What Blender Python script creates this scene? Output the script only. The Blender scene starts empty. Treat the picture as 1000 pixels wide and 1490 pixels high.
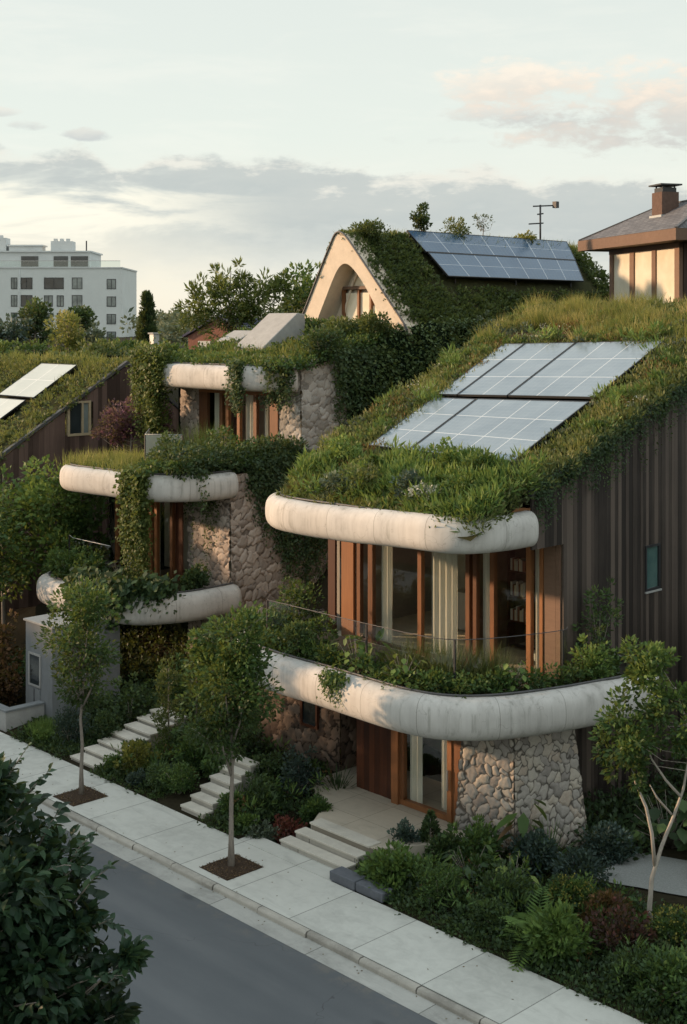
import bpy, math, random
import numpy as np
from mathutils import Vector, Matrix
R = math.radians
PI = math.pi
S = bpy.context.scene
COL = S.collection
ORG = {}                                            # world position of each object's origin


def lerp(a, b, t): return a + (b - a) * t


def sstep(a, b, x):
    t = np.clip((x - a) / (b - a), 0, 1)
    return t * t * (3 - 2 * t)


# ------------------------------------------------------------------ objects
def setp(o, label=None, cat=None, group=None, kind=None):
    if label: o['label'] = label
    if cat: o['category'] = cat
    if group: o['group'] = group
    if kind: o['kind'] = kind
    return o


def thing(name, label, cat, loc, group=None):
    o = bpy.data.objects.new(name, None)
    o.empty_display_size = .3
    COL.objects.link(o)
    o.location = loc
    ORG[o.name] = np.array(loc, float)
    return setp(o, label, cat, group)


def link(name, me, parent=None, loc=None):
    o = bpy.data.objects.new(name, me)
    COL.objects.link(o)
    if parent is not None:
        o.parent = parent
        ORG[o.name] = ORG[parent.name]
    else:
        l = np.array(loc if loc is not None else (0, 0, 0), float)
        o.location = l
        ORG[o.name] = l
    return o


def origin(parent, loc):
    if parent is not None: return ORG[parent.name]
    return np.array(loc if loc is not None else (0, 0, 0), float)


class MB:
    """collects faces in world space, builds one mesh object"""
    def __init__(s):
        s.v = []; s.f = []; s.t = []; s.sm = []; s.run = []
        s.has_run = False

    def add(s, vs, fs, tint=.5, smooth=False, run=None):
        b = len(s.v)
        s.v += [tuple(p) for p in vs]
        s.f += [tuple(i + b for i in f) for f in fs]
        s.t += [tint] * len(fs)
        s.sm += [smooth] * len(fs)
        if run is not None: s.has_run = True
        s.run += list(run) if run is not None else [0.] * len(vs)
        return s

    def box(s, x0, x1, y0, y1, z0, z1, tint=.5):
        vs = [(x, y, z) for z in (z0, z1) for y in (y0, y1) for x in (x0, x1)]
        return s.add(vs, [(0, 2, 3, 1), (4, 5, 7, 6), (0, 1, 5, 4), (2, 6, 7, 3), (0, 4, 6, 2), (1, 3, 7, 5)], tint)

    def obox(s, c, u, v, w, tint=.5):
        """box centred at c with half axes u,v,w"""
        c, u, v, w = map(np.array, (c, u, v, w))
        vs = [c + a * u + b * v + d * w for d in (-1, 1) for b in (-1, 1) for a in (-1, 1)]
        return s.add(vs, [(0, 2, 3, 1), (4, 5, 7, 6), (0, 1, 5, 4), (2, 6, 7, 3), (0, 4, 6, 2), (1, 3, 7, 5)], tint)

    def bar(s, a, b, w, h=None, tint=.5, up=(0, 0, 1)):
        h = h or w
        a, b = np.array(a, float), np.array(b, float)
        d = b - a
        L = np.linalg.norm(d); d = d / L
        upv = np.array(up, float)
        if abs(np.dot(d, upv)) > .95: upv = np.array((1., 0, 0))
        sd = np.cross(d, upv); sd /= np.linalg.norm(sd)
        u2 = np.cross(sd, d)
        return s.obox((a + b) / 2, d * L / 2, sd * w / 2, u2 * h / 2, tint)

    def prism(s, poly, vec, tint=.5):
        n = len(poly)
        p = [np.array(q, float) for q in poly]
        vs = p + [q + np.array(vec, float) for q in p]
        fs = [tuple(range(n))[::-1], tuple(range(n, 2 * n))] + [(i, (i + 1) % n, n + (i + 1) % n, n + i) for i in range(n)]
        return s.add(vs, fs, tint)

    def tube(s, pts, rad, n=8, tint=.5, cap=True):
        pts = [np.array(p, float) for p in pts]
        if not hasattr(rad, '__len__'): rad = [rad] * len(pts)
        vs = []
        prev = None
        for i, p in enumerate(pts):
            d = pts[min(i + 1, len(pts) - 1)] - pts[max(i - 1, 0)]
            d = d / (np.linalg.norm(d) + 1e-9)
            if prev is None:
                a = np.array((1., 0, 0)) if abs(d[2]) > .8 else np.array((0, 0, 1.))
            else: a = prev
            a = a - d * np.dot(a, d); a /= np.linalg.norm(a) + 1e-9
            prev = a
            b = np.cross(d, a)
            for k in range(n):
                t = 2 * PI * k / n
                vs.append(p + rad[i] * (a * math.cos(t) + b * math.sin(t)))
        fs = []
        for i in range(len(pts) - 1):
            for k in range(n):
                fs.append((i * n + k, i * n + (k + 1) % n, (i + 1) * n + (k + 1) % n, (i + 1) * n + k))
        if cap:
            fs.append(tuple(range(n))[::-1]); fs.append(tuple((len(pts) - 1) * n + k for k in range(n)))
        return s.add(vs, fs, tint, True)

    def lathe(s, c, prof, n=16, tint=.5):
        vs = []; fs = []
        for r, z in prof:
            for k in range(n):
                t = 2 * PI * k / n
                vs.append((c[0] + r * math.cos(t), c[1] + r * math.sin(t), c[2] + z))
        for i in range(len(prof) - 1):
            for k in range(n):
                fs.append((i * n + k, i * n + (k + 1) % n, (i + 1) * n + (k + 1) % n, (i + 1) * n + k))
        fs.append(tuple(range(n))[::-1]); fs.append(tuple((len(prof) - 1) * n + k for k in range(n)))
        return s.add(vs, fs, tint, True)

    def grid(s, P, tint=.5, smooth=True, flip=False):
        """P: array (m,n,3)"""
        m, n = P.shape[:2]
        fs = []
        for i in range(m - 1):
            for j in range(n - 1):
                q = (i * n + j, (i + 1) * n + j, (i + 1) * n + j + 1, i * n + j + 1)
                fs.append(q[::-1] if flip else q)
        return s.add(P.reshape(-1, 3).tolist(), fs, tint, smooth)

    def build(s, name, mat, parent=None, loc=None, bevel=0):
        me = bpy.data.meshes.new(name)
        o0 = origin(parent, loc)
        me.from_pydata((np.array(s.v, float) - o0).tolist(), [], s.f)
        me.polygons.foreach_set('use_smooth', s.sm)
        a = me.attributes.new('tint', 'FLOAT', 'FACE'); a.data.foreach_set('value', s.t)
        if s.has_run:
            a = me.attributes.new('run', 'FLOAT', 'POINT'); a.data.foreach_set('value', s.run)
        me.materials.append(mat)
        me.update()
        o = link(name, me, parent, loc)
        if bevel:
            b = o.modifiers.new('bevel', 'BEVEL'); b.width = bevel; b.segments = 2; b.limit_method = 'ANGLE'; b.angle_limit = R(40)
        return o


def unit(a): return a / (np.linalg.norm(a, axis=-1, keepdims=True) + 1e-9)


class Leaves:
    def __init__(s, seed=0):
        s.P = []; s.D = []; s.U = []; s.L = []; s.W = []; s.T = []
        s.rng = np.random.default_rng(seed)

    def add(s, P, D, U, L, W, T):
        n = len(P)
        s.P.append(np.asarray(P)); s.D.append(unit(np.asarray(D))); s.U.append(np.asarray(U))
        s.L.append(np.broadcast_to(L, n)); s.W.append(np.broadcast_to(W, n)); s.T.append(np.broadcast_to(T, n))

    def cloud(s, C, rad, per, L, W, tint, droop=0., out=None, jit=.15, flat=1., up=.25, shell=.45):
        """per leaves round each centre C (K,3); rad scalar or (K,)"""
        C = np.atleast_2d(np.asarray(C, float)); K = len(C)
        rad = np.broadcast_to(rad, K)
        r = s.rng
        d = unit(r.normal(size=(K, per, 3)))
        rr = (shell + (1 - shell) * r.random((K, per, 1)) ** .7)
        off = d * rr * rad[:, None, None]
        off[..., 2] *= flat
        P = C[:, None, :] + off
        D = d + r.normal(size=d.shape) * .55
        if out is not None:
            D = D + np.asarray(out).reshape(K, 1, 3)
        D[..., 2] += up - droop
        U = unit(d * .6 + r.normal(size=d.shape) * .5 + np.array((0, 0, .6)))
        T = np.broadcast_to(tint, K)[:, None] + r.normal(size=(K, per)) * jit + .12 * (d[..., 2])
        sc = .7 + .6 * r.random((K, per))
        s.add(P.reshape(-1, 3), D.reshape(-1, 3), U.reshape(-1, 3), (L * sc).ravel(), (W * sc).ravel(), T.ravel())

    def tufts(s, C, per, L, W, tint, spread=.05, lean=.5, jit=.12):
        C = np.atleast_2d(np.asarray(C, float)); K = len(C); r = s.rng
        L = np.broadcast_to(L, K)
        P = C[:, None, :] + r.normal(size=(K, per, 3)) * np.array((spread, spread, .0))
        D = np.concatenate([r.normal(size=(K, per, 2)) * lean, np.ones((K, per, 1))], -1)
        U = r.normal(size=(K, per, 3)) * np.array((1, 1, .1))
        T = np.broadcast_to(tint, K)[:, None] + r.normal(size=(K, per)) * jit
        LL = L[:, None] * (.55 + .6 * r.random((K, per)))
        s.add(P.reshape(-1, 3), D.reshape(-1, 3), U.reshape(-1, 3), LL.ravel(), np.full(K * per, W), T.ravel())

    def count(s): return sum(len(p) for p in s.P)

    def build(s, name, mat, parent=None, loc=None, fold=.0, broad=False):
        P = np.concatenate(s.P); D = np.concatenate(s.D); U = np.concatenate(s.U)
        L = np.concatenate(s.L)[:, None]; W = np.concatenate(s.W)[:, None]; T = np.concatenate(s.T)
        Sd = unit(np.cross(D, U)); N = np.cross(Sd, D)
        n = len(P)
        P = P - origin(parent, loc)
        if broad:                                   # six-point leaf with a folded midrib and a bent tip
            V = np.empty((n, 6, 3))
            V[:, 0] = P
            V[:, 1] = P + D * L * .30 + Sd * W * .5 + N * W * fold
            V[:, 2] = P + D * L * .68 + Sd * W * .36 + N * (W * fold - L * .06)
            V[:, 3] = P + D * L - N * L * .16
            V[:, 4] = P + D * L * .68 - Sd * W * .36 + N * (W * fold - L * .06)
            V[:, 5] = P + D * L * .30 - Sd * W * .5 + N * W * fold
            loops = np.array([0, 1, 2, 3, 0, 3, 4, 5]); ls = np.array([0, 4]); fs = 2; nv = 6
        elif fold:
            V = np.empty((n, 4, 3))
            V[:, 0] = P; V[:, 1] = P + D * L * .45 + Sd * W * .5 + N * W * fold
            V[:, 2] = P + D * L; V[:, 3] = P + D * L * .45 - Sd * W * .5 + N * W * fold
            loops = np.array([0, 1, 2, 0, 2, 3]); ls = np.array([0, 3]); fs = 2; nv = 4
        else:
            V = np.empty((n, 4, 3))
            V[:, 0] = P; V[:, 1] = P + D * L * .45 + Sd * W * .5
            V[:, 2] = P + D * L; V[:, 3] = P + D * L * .45 - Sd * W * .5
            loops = np.array([0, 1, 2, 3]); ls = np.array([0]); fs = 1; nv = 4
        me = bpy.data.meshes.new(name)
        me.vertices.add(n * nv); me.vertices.foreach_set('co', V.astype(np.float32).ravel())
        li = (np.arange(n)[:, None] * nv + loops[None, :]).ravel().astype(np.int32)
        me.loops.add(len(li)); me.loops.foreach_set('vertex_index', li)
        st = (np.arange(n)[:, None] * len(loops) + ls[None, :]).ravel().astype(np.int32)
        me.polygons.add(n * fs); me.polygons.foreach_set('loop_start', st)
        me.update(calc_edges=True)
        a = me.attributes.new('tint', 'FLOAT', 'FACE')
        a.data.foreach_set('value', np.repeat(np.clip(T, 0, 1), fs).astype(np.float32))
        me.materials.append(mat)
        return link(name, me, parent, loc)


# ------------------------------------------------------------------ materials
class NT:
    def __init__(s, tree): s.t = tree

    def n(s, typ, out=0, props=None, **kw):
        nd = s.t.nodes.new(typ)
        for k, v in (props or {}).items(): setattr(nd, k, v)
        for k, v in kw.items():
            key = int(k[1:]) if k[0] == 'i' and k[1:].isdigit() else k.replace('_', ' ')
            sock = nd.inputs[key]
            if isinstance(v, bpy.types.NodeSocket): s.t.links.new(v, sock)
            elif isinstance(v, (tuple, list)) and sock.type == 'RGBA' and len(v) == 3: sock.default_value = (*v, 1)
            else: sock.default_value = v
        return nd.outputs[out]

    def math(s, op, a, b=None, c=None, clamp=False):
        kw = {'i0': a}
        if b is not None: kw['i1'] = b
        if c is not None: kw['i2'] = c
        return s.n('ShaderNodeMath', props={'operation': op, 'use_clamp': clamp}, **kw)

    def ramp(s, fac, stops):
        nd = s.t.nodes.new('ShaderNodeValToRGB')
        cr = nd.color_ramp
        while len(cr.elements) < len(stops): cr.elements.new(.5)
        for e, (p, c) in zip(cr.elements, stops):
            e.position = p; e.color = (*c, 1) if len(c) == 3 else c
        s.t.links.new(fac, nd.inputs[0])
        return nd.outputs[0]

    def mix(s, fac, a, b, mode='MIX'):
        nd = s.t.nodes.new('ShaderNodeMix'); nd.data_type = 'RGBA'; nd.blend_type = mode
        for sock, v in ((nd.inputs[0], fac), (nd.inputs[6], a), (nd.inputs[7], b)):
            if isinstance(v, bpy.types.NodeSocket): s.t.links.new(v, sock)
            elif isinstance(v, (tuple, list)): sock.default_value = (*v, 1) if len(v) == 3 else v
            else: sock.default_value = v
        return nd.outputs[2]

    def smooth(s, x, a, b):
        nd = s.t.nodes.new('ShaderNodeMapRange'); nd.interpolation_type = 'SMOOTHSTEP'
        s.t.links.new(x, nd.inputs[0])
        for i, v in ((1, a), (2, b)):
            if isinstance(v, bpy.types.NodeSocket): s.t.links.new(v, nd.inputs[i])
            else: nd.inputs[i].default_value = v
        return nd.outputs[0]

    def coord(s, scale=(1, 1, 1), rot=(0, 0, 0), which='Object'):
        c = s.n('ShaderNodeTexCoord', out={'Generated': 0, 'Object': 3}[which])
        return s.n('ShaderNodeMapping', Vector=c, Scale=scale, Rotation=rot)

    def pos(s, scale=(1, 1, 1)):
        c = s.n('ShaderNodeNewGeometry', out=0)
        return s.n('ShaderNodeMapping', Vector=c, Scale=scale)

    def noise(s, vec, scale=5, detail=5, rough=.55, dist=0, out=0):
        return s.n('ShaderNodeTexNoise', out=out, Vector=vec, Scale=scale, Detail=detail, Roughness=rough, Distortion=dist)

    def attr(s, name): return s.n('ShaderNodeAttribute', out=2, props={'attribute_name': name})


MATS = {}


def new_mat(name):
    m = bpy.data.materials.new(name); m.use_nodes = True
    m.node_tree.nodes.clear()
    MATS[name] = m
    return m, NT(m.node_tree)


def finish(m, nt, shader, bump=None):
    o = nt.t.nodes.new('ShaderNodeOutputMaterial')
    nt.t.links.new(shader, o.inputs[0])
    return m


def principled(nt, color, rough=.7, bump=None, bs=.3, bd=.02, spec=.5, metal=0.):
    kw = dict(Base_Color=color, Roughness=rough, Metallic=metal)
    kw['Specular_IOR_Level'] = spec
    if bump is not None:
        kw['Normal'] = nt.n('ShaderNodeBump', Height=bump, Strength=bs, Distance=bd)
    return nt.n('ShaderNodeBsdfPrincipled', **kw)


def leaf_mat(name, stops, transl=.3, rough=.55, spec=.35, patch=None):
    m, nt = new_mat(name)
    t = nt.attr('tint')
    nz = nt.noise(nt.pos(), 1.1, 2, .5)
    t2 = nt.math('ADD', t, nt.math('MULTIPLY', nt.math('SUBTRACT', nz, .5), .5), clamp=True)
    c = nt.ramp(t2, stops)
    p = principled(nt, c, rough, spec=spec)
    tr = nt.n('ShaderNodeBsdfTranslucent', Color=nt.mix(.5, c, (.30, .34, .06), 'MIX'))
    sh = nt.n('ShaderNodeMixShader', i0=transl, i1=p, i2=tr)
    return finish(m, nt, sh)


def simple_mat(name, col, var=.25, scale=4., rough=.7, bump=.15, spec=.4, metal=0., stretch=(1, 1, 1), tint=0.):
    m, nt = new_mat(name)
    v = nt.pos(stretch)
    f = nt.noise(v, scale, 6, .6)
    f2 = nt.noise(v, scale * 7, 4, .6)
    mixf = nt.math('ADD', nt.math('MULTIPLY', f, .65), nt.math('MULTIPLY', f2, .35))
    if tint:
        mixf = nt.math('ADD', mixf, nt.math('MULTIPLY', nt.math('SUBTRACT', nt.attr('tint'), .5), tint))
    lo = tuple(c * (1 - var) for c in col); hi = tuple(min(1, c * (1 + var)) for c in col)
    c = nt.ramp(mixf, [(.25, lo), (.75, hi)])
    return finish(m, nt, principled(nt, c, rough, f2 if bump else None, bump, .01, spec, metal))


def build_materials():
    # foliage ----------------------------------------------------------
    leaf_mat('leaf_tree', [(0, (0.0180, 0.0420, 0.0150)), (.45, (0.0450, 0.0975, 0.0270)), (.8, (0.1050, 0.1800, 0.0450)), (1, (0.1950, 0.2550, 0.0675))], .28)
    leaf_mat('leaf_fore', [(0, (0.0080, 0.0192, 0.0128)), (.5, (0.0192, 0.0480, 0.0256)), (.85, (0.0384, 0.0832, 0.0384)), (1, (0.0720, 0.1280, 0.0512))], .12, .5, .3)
    leaf_mat('leaf_light', [(0, (0.0406, 0.0810, 0.0244)), (.5, (0.0972, 0.1782, 0.0454)), (.85, (0.1944, 0.2916, 0.0728)), (1, (0.3240, 0.3726, 0.1134))], .36)
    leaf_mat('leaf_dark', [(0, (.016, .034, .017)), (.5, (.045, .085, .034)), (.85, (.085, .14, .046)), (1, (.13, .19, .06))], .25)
    leaf_mat('leaf_blue', [(0, (0.0168, 0.0350, 0.0308)), (.5, (0.0448, 0.0770, 0.0672)), (1, (0.1260, 0.1820, 0.1470))], .18)
    leaf_mat('leaf_silver', [(0, (.05, .07, .05)), (.5, (.13, .17, .12)), (1, (.30, .34, .26))], .2)
    leaf_mat('leaf_sedum', [(0, (.026, .042, .018)), (.4, (.075, .105, .038)), (.7, (.15, .175, .065)), (1, (.27, .25, .11))], .34)
    leaf_mat('grass_gold', [(0, (0.0759, 0.1098, 0.0304)), (.4, (0.2025, 0.2279, 0.0591)), (.75, (0.3881, 0.3375, 0.1181)), (1, (0.5737, 0.4556, 0.2025))], .42)
    leaf_mat('leaf_moss', [(0, (.022, .042, .016)), (.45, (.062, .098, .034)), (.8, (.12, .155, .052)), (1, (.19, .20, .08))], .3)
    leaf_mat('leaf_ivy', [(0, (.022, .045, .020)), (.5, (.055, .095, .038)), (.85, (.10, .15, .052)), (1, (.15, .19, .07))], .25)
    leaf_mat('leaf_vine', [(0, (0.0420, 0.0700, 0.0168)), (.5, (0.1050, 0.1470, 0.0364)), (1, (0.2520, 0.2660, 0.0770))], .3)
    leaf_mat('leaf_red', [(0, (0.0180, 0.0120, 0.0120)), (.5, (0.0570, 0.0240, 0.0210)), (1, (0.1800, 0.0450, 0.0375))], .2)
    leaf_mat('leaf_rust', [(0, (0.0420, 0.0252, 0.0112)), (.5, (0.1260, 0.0630, 0.0280)), (1, (0.2660, 0.1260, 0.0490))], .25)
    leaf_mat('leaf_purple', [(0, (.05, .018, .036)), (.5, (.13, .045, .088)), (1, (.27, .10, .17))], .3)
    leaf_mat('leaf_yellow', [(0, (.06, .07, .015)), (.5, (.18, .18, .035)), (1, (.45, .38, .08))], .3)
    leaf_mat('petal_white', [(0, (.35, .36, .3)), (1, (.75, .74, .66))], .2)
    leaf_mat('leaf_far', [(0, (.10, .13, .09)), (.5, (.16, .19, .13)), (1, (.24, .26, .18))], .15, .8, .1)  # pale greyed greens, distance haze mixed into the leaf colour
    leaf_mat('dead_leaf', [(0, (.05, .03, .015)), (.5, (.12, .07, .035)), (1, (.2, .13, .06))], .2)
    simple_mat('bark_grey', (.24, .21, .18), .4, 6, .9, .5, .2, stretch=(3, 3, .6))
    simple_mat('bark_pale', (.40, .36, .31), .35, 7, .85, .4, .2, stretch=(2, 2, 1))
    simple_mat('soil', (.028, .024, .014), .5, 9, .95, .6, .1)
    simple_mat('mulch', (.060, .042, .030), .65, 22, .95, .8, .1)
    simple_mat('moss_soil', (.040, .042, .018), .5, 5, .95, .8, .1)
    simple_mat('brown_soil', (.10, .06, .03), .4, 5, .95, .8, .1)
    simple_mat('hill_green', (.045, .065, .025), .5, .15, .95, .3, .1)
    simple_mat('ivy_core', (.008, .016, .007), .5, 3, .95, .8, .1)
    # ground ----------------------------------------------------------
    m, nt = new_mat('asphalt')
    p = nt.pos()
    big = nt.noise(p, .35, 4, .6); fine = nt.noise(p, 60, 4, .7); mid = nt.noise(nt.pos((.25, 1.6, 1)), 1.2, 5, .6)
    c = nt.ramp(nt.math('ADD', nt.math('MULTIPLY', big, .5), nt.math('MULTIPLY', mid, .5)), [(.3, (.098, .110, .122)), (.7, (.140, .152, .162))])
    c = nt.mix(nt.math('MULTIPLY', fine, .42), c, (.05, .05, .052), 'MIX')
    spots = nt.smooth(nt.n('ShaderNodeTexVoronoi', out=0, Vector=nt.n('ShaderNodeMapping', Vector=p, Scale=(.5, 1, 1)), Scale=.62), .10, .02)
    c = nt.mix(nt.math('MULTIPLY', spots, .45), c, (.045, .046, .05))
    ry = nt.n('ShaderNodeSeparateXYZ', out=1, Vector=p)
    lane = nt.smooth(nt.math('ABSOLUTE', nt.math('SUBTRACT', nt.math('ABSOLUTE', nt.math('SUBTRACT', ry, 15.4)), .8)), .38, .05)
    c = nt.mix(nt.math('MULTIPLY', nt.math('MULTIPLY', lane, mid), .45), c, (.17, .178, .185))
    grit = nt.math('MULTIPLY', nt.smooth(ry, 16.9, 17.5), nt.smooth(nt.noise(p, 2.5, 5, .7), .45, .65))
    c = nt.mix(nt.math('MULTIPLY', grit, .4), c, (.19, .17, .14))
    crack = nt.n('ShaderNodeTexVoronoi', out=0, props={'feature': 'DISTANCE_TO_EDGE'}, Vector=nt.n('ShaderNodeVectorMath', props={'operation': 'ADD'}, i0=p, i1=nt.n('ShaderNodeTexNoise', out=1, Vector=p, Scale=1.5)), Scale=.16)
    c = nt.mix(nt.math('MULTIPLY', nt.math('LESS_THAN', crack, .0008), .6), c, (.05, .05, .055))
    finish(m, nt, principled(nt, c, .8, fine, .35, .01, .35))

    def paving(name, col, joint_x, joint_y, ox=0., oy=0., jw=.012, stain=.5):
        m, nt = new_mat(name)
        p = nt.pos()
        sx = nt.n('ShaderNodeSeparateXYZ', Vector=p); sy = nt.n('ShaderNodeSeparateXYZ', out=1, Vector=p)
        big = nt.noise(p, .7, 5, .65); fine = nt.noise(p, 45, 4, .7); blot = nt.noise(p, 3.2, 5, .7, .6)
        ix = nt.math('DIVIDE', nt.math('SUBTRACT', sx, ox), joint_x); iy = nt.math('DIVIDE', nt.math('SUBTRACT', sy, oy), joint_y)
        cell = nt.n('ShaderNodeTexWhiteNoise', out=0, Vector=nt.n('ShaderNodeCombineXYZ', X=nt.math('FLOOR', ix), Y=nt.math('FLOOR', iy)))
        f = nt.math('ADD', nt.math('ADD', nt.math('MULTIPLY', big, .45), nt.math('MULTIPLY', blot, .35)), nt.math('MULTIPLY', cell, .2))
        c = nt.ramp(f, [(.3, tuple(k * (1 - stain * .5) for k in col)), (.5, col), (.72, tuple(k * (1 + stain * .25) for k in col))])
        c = nt.mix(nt.math('MULTIPLY', nt.smooth(fine, .55, .8), .35), c, tuple(k * .55 for k in col))
        run_ = nt.noise(nt.pos((.5, 2.2, 1)), 1.1, 6, .7, .8)
        c = nt.mix(nt.math('MULTIPLY', nt.smooth(run_, .5, .72), .55 * stain), c, tuple(k * .45 for k in col))
        jx = nt.math('LESS_THAN', nt.math('ABSOLUTE', nt.math('SUBTRACT', nt.math('FRACT', nt.math('ADD', ix, .5)), .5)), jw / joint_x)
        jy = nt.math('LESS_THAN', nt.math('ABSOLUTE', nt.math('SUBTRACT', nt.math('FRACT', nt.math('ADD', iy, .5)), .5)), jw / joint_y)
        j = nt.math('MAXIMUM', jx, jy)
        c = nt.mix(nt.math('MULTIPLY', j, .75), c, tuple(k * .25 for k in col))
        h = nt.math('SUBTRACT', nt.math('MULTIPLY', fine, .3), j)
        finish(m, nt, principled(nt, c, .82, h, .3, .01, .3))
    paving('sidewalk_concrete', (.55, .555, .515), 1.9, 9., -24.4, 18.1)
    paving('kerb_concrete', (.42, .40, .355), 1.55, 9., -23.0, 14., .016, .9)
    paving('gutter_concrete', (.40, .40, .375), 3.1, 9., -22.5, 14., .012, .8)
    paving('patio_stone', (.50, .445, .36), 1.2, 1.1, -23.9, 21.2, .006)
    paving('step_stone', (.60, .57, .50), 50, 50, 0, 0, .001)
    simple_mat('gravel', (.26, .27, .26), .4, 30, .9, .8, .2)
    # buildings -------------------------------------------------------
    m, nt = new_mat('fascia_concrete')
    p = nt.pos()
    run = nt.attr('run')
    big = nt.noise(p, .9, 6, .62, .4); streak = nt.noise(nt.pos((3.2, 3.2, .35)), 1.6, 5, .65); fine = nt.noise(p, 38, 4, .65)
    f = nt.math('ADD', nt.math('MULTIPLY', big, .55), nt.math('MULTIPLY', streak, .45))
    c = nt.ramp(f, [(.26, (.27, .26, .24)), (.44, (.53, .515, .49)), (.70, (.68, .665, .635))])
    drip = nt.math('MULTIPLY', nt.smooth(nt.noise(nt.pos((5, 5, .22)), 1.5, 5, .7), .50, .72), nt.smooth(nt.noise(p, .6, 3, .6), .38, .6))
    c = nt.mix(nt.math('MULTIPLY', drip, .55), c, (.20, .195, .165))
    hair = nt.n('ShaderNodeTexVoronoi', out=0, props={'feature': 'DISTANCE_TO_EDGE'}, Vector=nt.n('ShaderNodeVectorMath', props={'operation': 'ADD'}, i0=p, i1=nt.n('ShaderNodeTexNoise', out=1, Vector=p, Scale=2.)), Scale=.9)
    c = nt.mix(nt.math('MULTIPLY', nt.math('LESS_THAN', hair, .0035), .35), c, (.2, .19, .17))
    pit = nt.smooth(nt.n('ShaderNodeTexVoronoi', out=0, Vector=p, Scale=16.), .02, .10)
    c = nt.mix(nt.math('MULTIPLY', nt.math('SUBTRACT', 1, pit), .3), c, (.18, .165, .14))
    fr = nt.math('FRACT', nt.math('DIVIDE', run, 1.62))
    jj = nt.math('LESS_THAN', fr, .009)
    c = nt.mix(nt.math('MULTIPLY', jj, .6), c, (.14, .125, .10))
    pan = nt.n('ShaderNodeTexWhiteNoise', out=0, props={'noise_dimensions': '1D'}, W=nt.math('FLOOR', nt.math('DIVIDE', run, 1.62)))
    c = nt.mix(nt.math('MULTIPLY', pan, .16), c, (.36, .34, .30))
    h = nt.math('SUBTRACT', nt.math('ADD', nt.math('MULTIPLY', fine, .3), nt.math('MULTIPLY', big, .6)), jj)
    finish(m, nt, principled(nt, c, .8, h, .35, .012, .3))
    simple_mat('gable_render', (.66, .57, .46), .16, 2.2, .85, .25, .2)
    simple_mat('plain_concrete', (.36, .36, .35), .2, 3, .85, .3, .3)
    simple_mat('bluestone', (.12, .13, .15), .25, 8, .8, .3, .3)
    simple_mat('soffit', (.20, .15, .11), .25, 4, .85, .2, .2)
    simple_mat('dark_metal', (.030, .031, .034), .2, 6, .45, .1, .5)
    simple_mat('rim_metal', (.075, .075, .078), .25, 6, .5, .1, .5)
    simple_mat('steel_rail', (.42, .42, .42), .1, 6, .3, .05, .6, .8)
    simple_mat('zinc_pipe', (.40, .42, .42), .15, 6, .5, .05, .5, .4)

    def wood(name, lo, hi, stretch, rough=.65, spec=.3, tamt=.7):
        m, nt = new_mat(name)
        g = nt.noise(nt.pos(stretch), 2.2, 7, .68, .3)
        g2 = nt.noise(nt.pos(tuple(k * 4 for k in stretch)), 3., 4, .6)
        big = nt.noise(nt.pos(), .55, 4, .6)
        f = nt.math('ADD', nt.math('ADD', nt.math('MULTIPLY', g, .45), nt.math('MULTIPLY', g2, .2)), nt.math('MULTIPLY', big, .35))
        f = nt.math('ADD', f, nt.math('MULTIPLY', nt.math('SUBTRACT', nt.attr('tint'), .5), tamt))
        c = nt.ramp(f, [(.2, lo), (.8, hi)])
        finish(m, nt, principled(nt, c, rough, g2, .3, .006, spec))
    wood('cladding', (.026, .0205, .018), (.125, .098, .082), (7, 7, .35))
    wood('cladding_brown', (.045, .028, .022), (.16, .105, .085), (7, 7, .35))
    wood('cedar', (.09, .037, .017), (.34, .145, .056), (8, 8, .5), .5, .4, .5)
    wood('dark_door', (.035, .013, .008), (.11, .038, .018), (8, 8, .5), .5, .4, .5)
    wood('eave_wood', (.10, .062, .042), (.23, .145, .10), (1, 6, 6), .6, .3, .4)
    # stone from displaced mesh attributes
    def stone(name, stops, mortar):
        m, nt = new_mat(name)
        t = nt.attr('tint'); e = nt.attr('edge')
        p = nt.pos()
        n1 = nt.noise(p, 9, 6, .65); n2 = nt.noise(p, 45, 4, .6)
        c = nt.ramp(nt.math('ADD', nt.math('MULTIPLY', t, .8), nt.math('MULTIPLY', nt.math('SUBTRACT', n1, .35), .5)), stops)
        c = nt.mix(nt.math('MULTIPLY', nt.smooth(n2, .5, .8), .3), c, (.08, .07, .06))
        c = nt.mix(nt.smooth(e, .13, .02), c, mortar)
        finish(m, nt, principled(nt, c, .88, nt.math('ADD', n1, n2), .35, .012, .2))
    stone('field_stone', [(0, (.22, .20, .185)), (.35, (.37, .345, .315)), (.6, (.47, .43, .37)), (.8, (.40, .335, .275)), (1, (.54, .515, .47))], (.10, .09, .078))
    stone('brown_stone', [(0, (.07, .05, .04)), (.5, (.15, .11, .085)), (1, (.25, .19, .15))], (.03, .024, .02))
    stone('pale_stone', [(0, (.22, .21, .19)), (.4, (.36, .34, .31)), (.75, (.44, .42, .39)), (1, (.52, .51, .48))], (.20, .185, .165))
    stone('warm_stone', [(0, (.24, .205, .18)), (.4, (.38, .325, .285)), (.75, (.47, .405, .355)), (1, (.55, .49, .44))], (.13, .11, .095))
    # glass
    def glass(name, tintc, refl=(1, 1, 1), base=.06, rough=.02):
        m, nt = new_mat(name)
        fr = nt.math('MULTIPLY', nt.math('POWER', nt.n('ShaderNodeLayerWeight', out=1, Blend=.5), 3.), .55)
        tr = nt.n('ShaderNodeBsdfTransparent', Color=tintc)
        gl = nt.n('ShaderNodeBsdfGlossy', Color=refl, Roughness=rough)
        finish(m, nt, nt.n('ShaderNodeMixShader', i0=nt.math('ADD', fr, base, clamp=True), i1=tr, i2=gl))
    glass('window_glass', (.95, .96, .92))
    glass('rail_glass', (.88, .92, .91), base=.05)
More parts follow.
